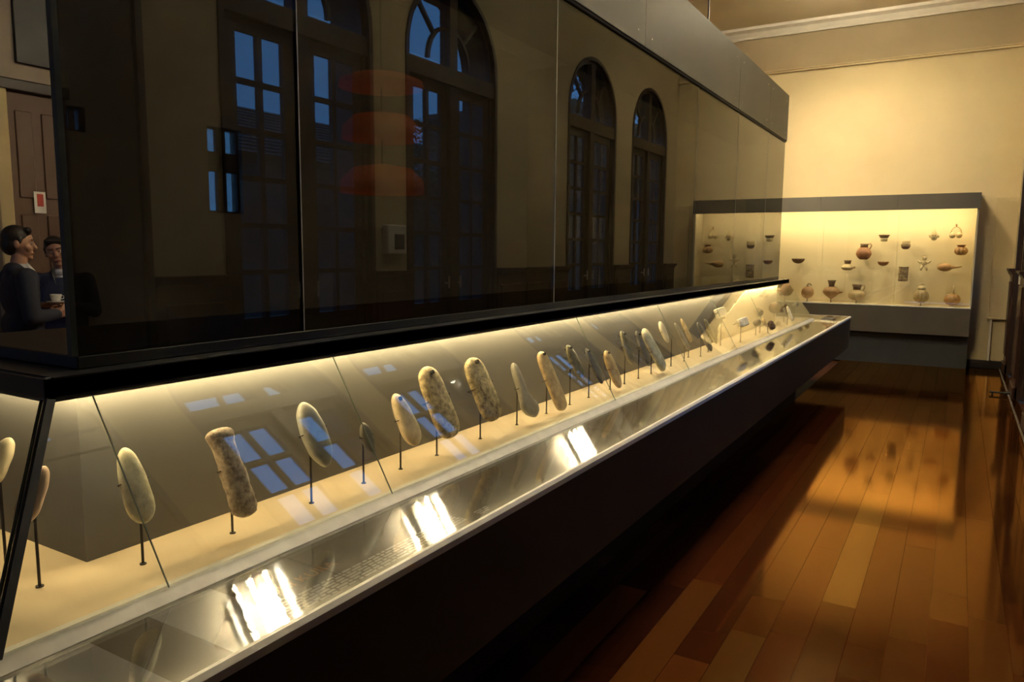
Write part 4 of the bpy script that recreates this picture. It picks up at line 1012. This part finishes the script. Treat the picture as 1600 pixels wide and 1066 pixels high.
    for sg in (1, -1):
        e = MB(); e.ball((0.0875, sg * 0.031, 1.672), (0.008, 0.013, 0.0075), 12, 8); hm(e, 0); eo = fin(e, 'eye', 'eye_white', 0)
        e = MB(); e.ball((0.0940, sg * 0.031, 1.672), (0.0035, 0.006, 0.006), 10, 6); hm(e, 0); fin(e, 'iris', 'hair_dark', 0, eo)
        e = MB(); capsule(e, (0.098, sg * 0.014, 1.697), (0.090, sg * 0.048, 1.700), 0.0055, 0.004, 8); hm(e, 0); fin(e, 'eyebrow', 'hair_dark', 0)
    e = MB(); e.ball((0.1005, 0, 1.597), (0.006, 0.024, 0.007), 12, 8); hm(e, 0); fin(e, 'lips', 'lip', 0)
    return T
Eu = lambda x, y, z: (Matrix.Rotation(math.radians(z), 3, 'Z') @ Matrix.Rotation(math.radians(y), 3, 'Y') @ Matrix.Rotation(math.radians(x), 3, 'X'))
person('person', (-6.02, 2.90, 0.0), math.radians(80), 'man in a dark navy suit seen from behind, facing another man', 'suit_navy',
       {1: ((0, 0.19, 1.41), (0.02, 0.235, 1.13), (0.22, 0.17, 1.10)), -1: ((0, -0.19, 1.41), (0.0, -0.24, 1.12), (0.20, -0.16, 1.13))}, Eu(0, 4, -18), 0.985,
       {1: ((1, -0.2, 0.2), (0, -1, 0.2), 0.5), -1: ((1, 0.2, 0.2), (0, 1, 0.2), 0.5)})
TM = person('person', (-6.42, 3.42, 0.0), math.radians(-36), 'man in a blue jacket holding a cup, facing the camera', 'suit_blue',
       {1: ((0, 0.19, 1.41), (0.03, 0.25, 1.14), (0.235, 0.13, 1.21)), -1: ((0, -0.19, 1.41), (0.03, -0.25, 1.14), (0.245, -0.12, 1.21))}, Eu(10, 6, 6), 0.95,
       {1: ((0.45, -0.75, 0.1), (0.6, -0.7, -0.2), 0.45), -1: ((0.45, 0.75, 0.1), (0.6, 0.7, -0.2), 0.45)})
cp0 = TM @ Vector((0.335, 0.0, 1.235))
cu = empty('coffee_cup', cp0, 'white cup on a saucer in the hands of the man in blue', 'cup')
MB().lathe([(0.02, 0.012), (0.03, 0.016), (0.040, 0.05), (0.043, 0.07), (0.039, 0.07), (0.026, 0.02)], cp0, 20).build('cup', 'porcelain', cu, smooth=True)
MB().lathe([(0.03, 0.0), (0.05, 0.003), (0.072, 0.014), (0.070, 0.016), (0.03, 0.010)], cp0, 24).build('saucer', 'porcelain', cu, smooth=True)
MB().tube([cp0 + Vector((0.0, 0.041, 0.058)), cp0 + Vector((0.0, 0.062, 0.054)), cp0 + Vector((0.0, 0.060, 0.034)), cp0 + Vector((0.0, 0.035, 0.030))], 0.004, 8).build('handle', 'porcelain', cu, smooth=True)

# ------------------------------------------------------------------ outside the windows
S(box('ground', RX + 0.45, 60, -40, 80, -0.6, -0.3, 'soil'), 'dark ground of the courtyard')
hs = empty('neighbour_house', (15, 16, -0.3), 'neighbouring house with a tiled roof seen in the window reflection', 'house')
box('wall', 12.6, 18.0, 8.0, 25.0, -0.3, 4.2, 'house_wall', hs)
for k in range(14):      # overlapping tile courses of the slope facing the windows
    xa, xb = 12.2 + k * 0.2, 12.2 + (k + 1) * 0.2 + 0.05; za, zb = 4.1 + k * 0.125, 4.1 + (k + 1) * 0.125
    MB().quad_slab((xa, 7.6, za), (xb, 7.6, zb - 0.03), (xb, 25.4, zb - 0.03), (xa, 25.4, za), 0.03).build('tile_course', 'roof_tile', hs)
MB().quad_slab((15.0, 7.6, 5.80), (18.4, 7.6, 4.1), (18.4, 25.4, 4.1), (15.0, 25.4, 5.80), 0.05).build('roof_back', 'roof_tile', hs)
for y in (10, 13, 16, 19, 22): box('window', 12.57, 12.62, y, y + 1.1, 1.4, 3.0, 'black_board', hs)
bh = empty('tall_building', (14, 40, -0.3), 'tall dark building at the back of the courtyard', 'building')
box('wall', 10.5, 18.0, 28.5, 60.0, -0.3, 7.6, 'house_wall', bh); box('parapet', 10.4, 18.1, 28.4, 60.1, 7.6, 7.9, 'roof_tile', bh)
for y in range(30, 58, 4):
    for z in (1.0, 4.2): box('window', 10.47, 10.52, y, y + 1.4, z, z + 2.0, 'black_board', bh)
def tree(x, y, h, r, seed, label, n=1500):
    rnd = random.Random(seed); t = empty('courtyard_tree', (x, y, -0.3), label, 'tree', 'trees in the courtyard')
    MB().tube([(x, y, -0.3), (x + 0.1, y, h * 0.35), (x - 0.1, y + 0.1, h * 0.7)], [0.16, 0.12, 0.05], 8).build('trunk', 'bark', t)
    cl = [(x + rnd.gauss(0, r * 0.45), y + rnd.gauss(0, r * 0.45), h * rnd.uniform(0.45, 0.95)) for _ in range(22)]
    m = MB()
    for a in cl[:9]: m.tube([(x, y, h * 0.4), ((x + a[0]) / 2, (y + a[1]) / 2, (h * 0.42 + a[2]) / 2 + 0.1), a], [0.05, 0.03, 0.01], 5)
    m.build('branch', 'bark', t)
    m = MB()
    for _ in range(n):
        c = rnd.choice(cl); p = Vector((c[0] + rnd.gauss(0, r * 0.2), c[1] + rnd.gauss(0, r * 0.2), c[2] + rnd.gauss(0, r * 0.17)))
        u = Vector((rnd.gauss(0, 1), rnd.gauss(0, 1), rnd.gauss(0, 1))).normalized(); v = u.orthogonal().normalized(); s_ = rnd.uniform(0.07, 0.16)
        m.add([p - u * s_, p + v * s_ * 0.5, p + u * s_, p - v * s_ * 0.5], [(0, 1, 2, 3)])
    tag(m.build('foliage', 'leaf', t), kind='stuff')
tree(8.5, 14.6, 5.0, 1.4, 1, 'small leafy tree in front of the tiled house')
tree(8.6, 20.2, 5.4, 1.5, 2, 'broad leafy tree at the end of the tiled house', 2200)
tree(7.0, 26.5, 8.2, 2.2, 3, 'tall dense tree beyond the tiled house', 3000)
tree(5.5, 36.0, 10.5, 2.8, 5, 'tallest tree at the back of the courtyard', 3200)
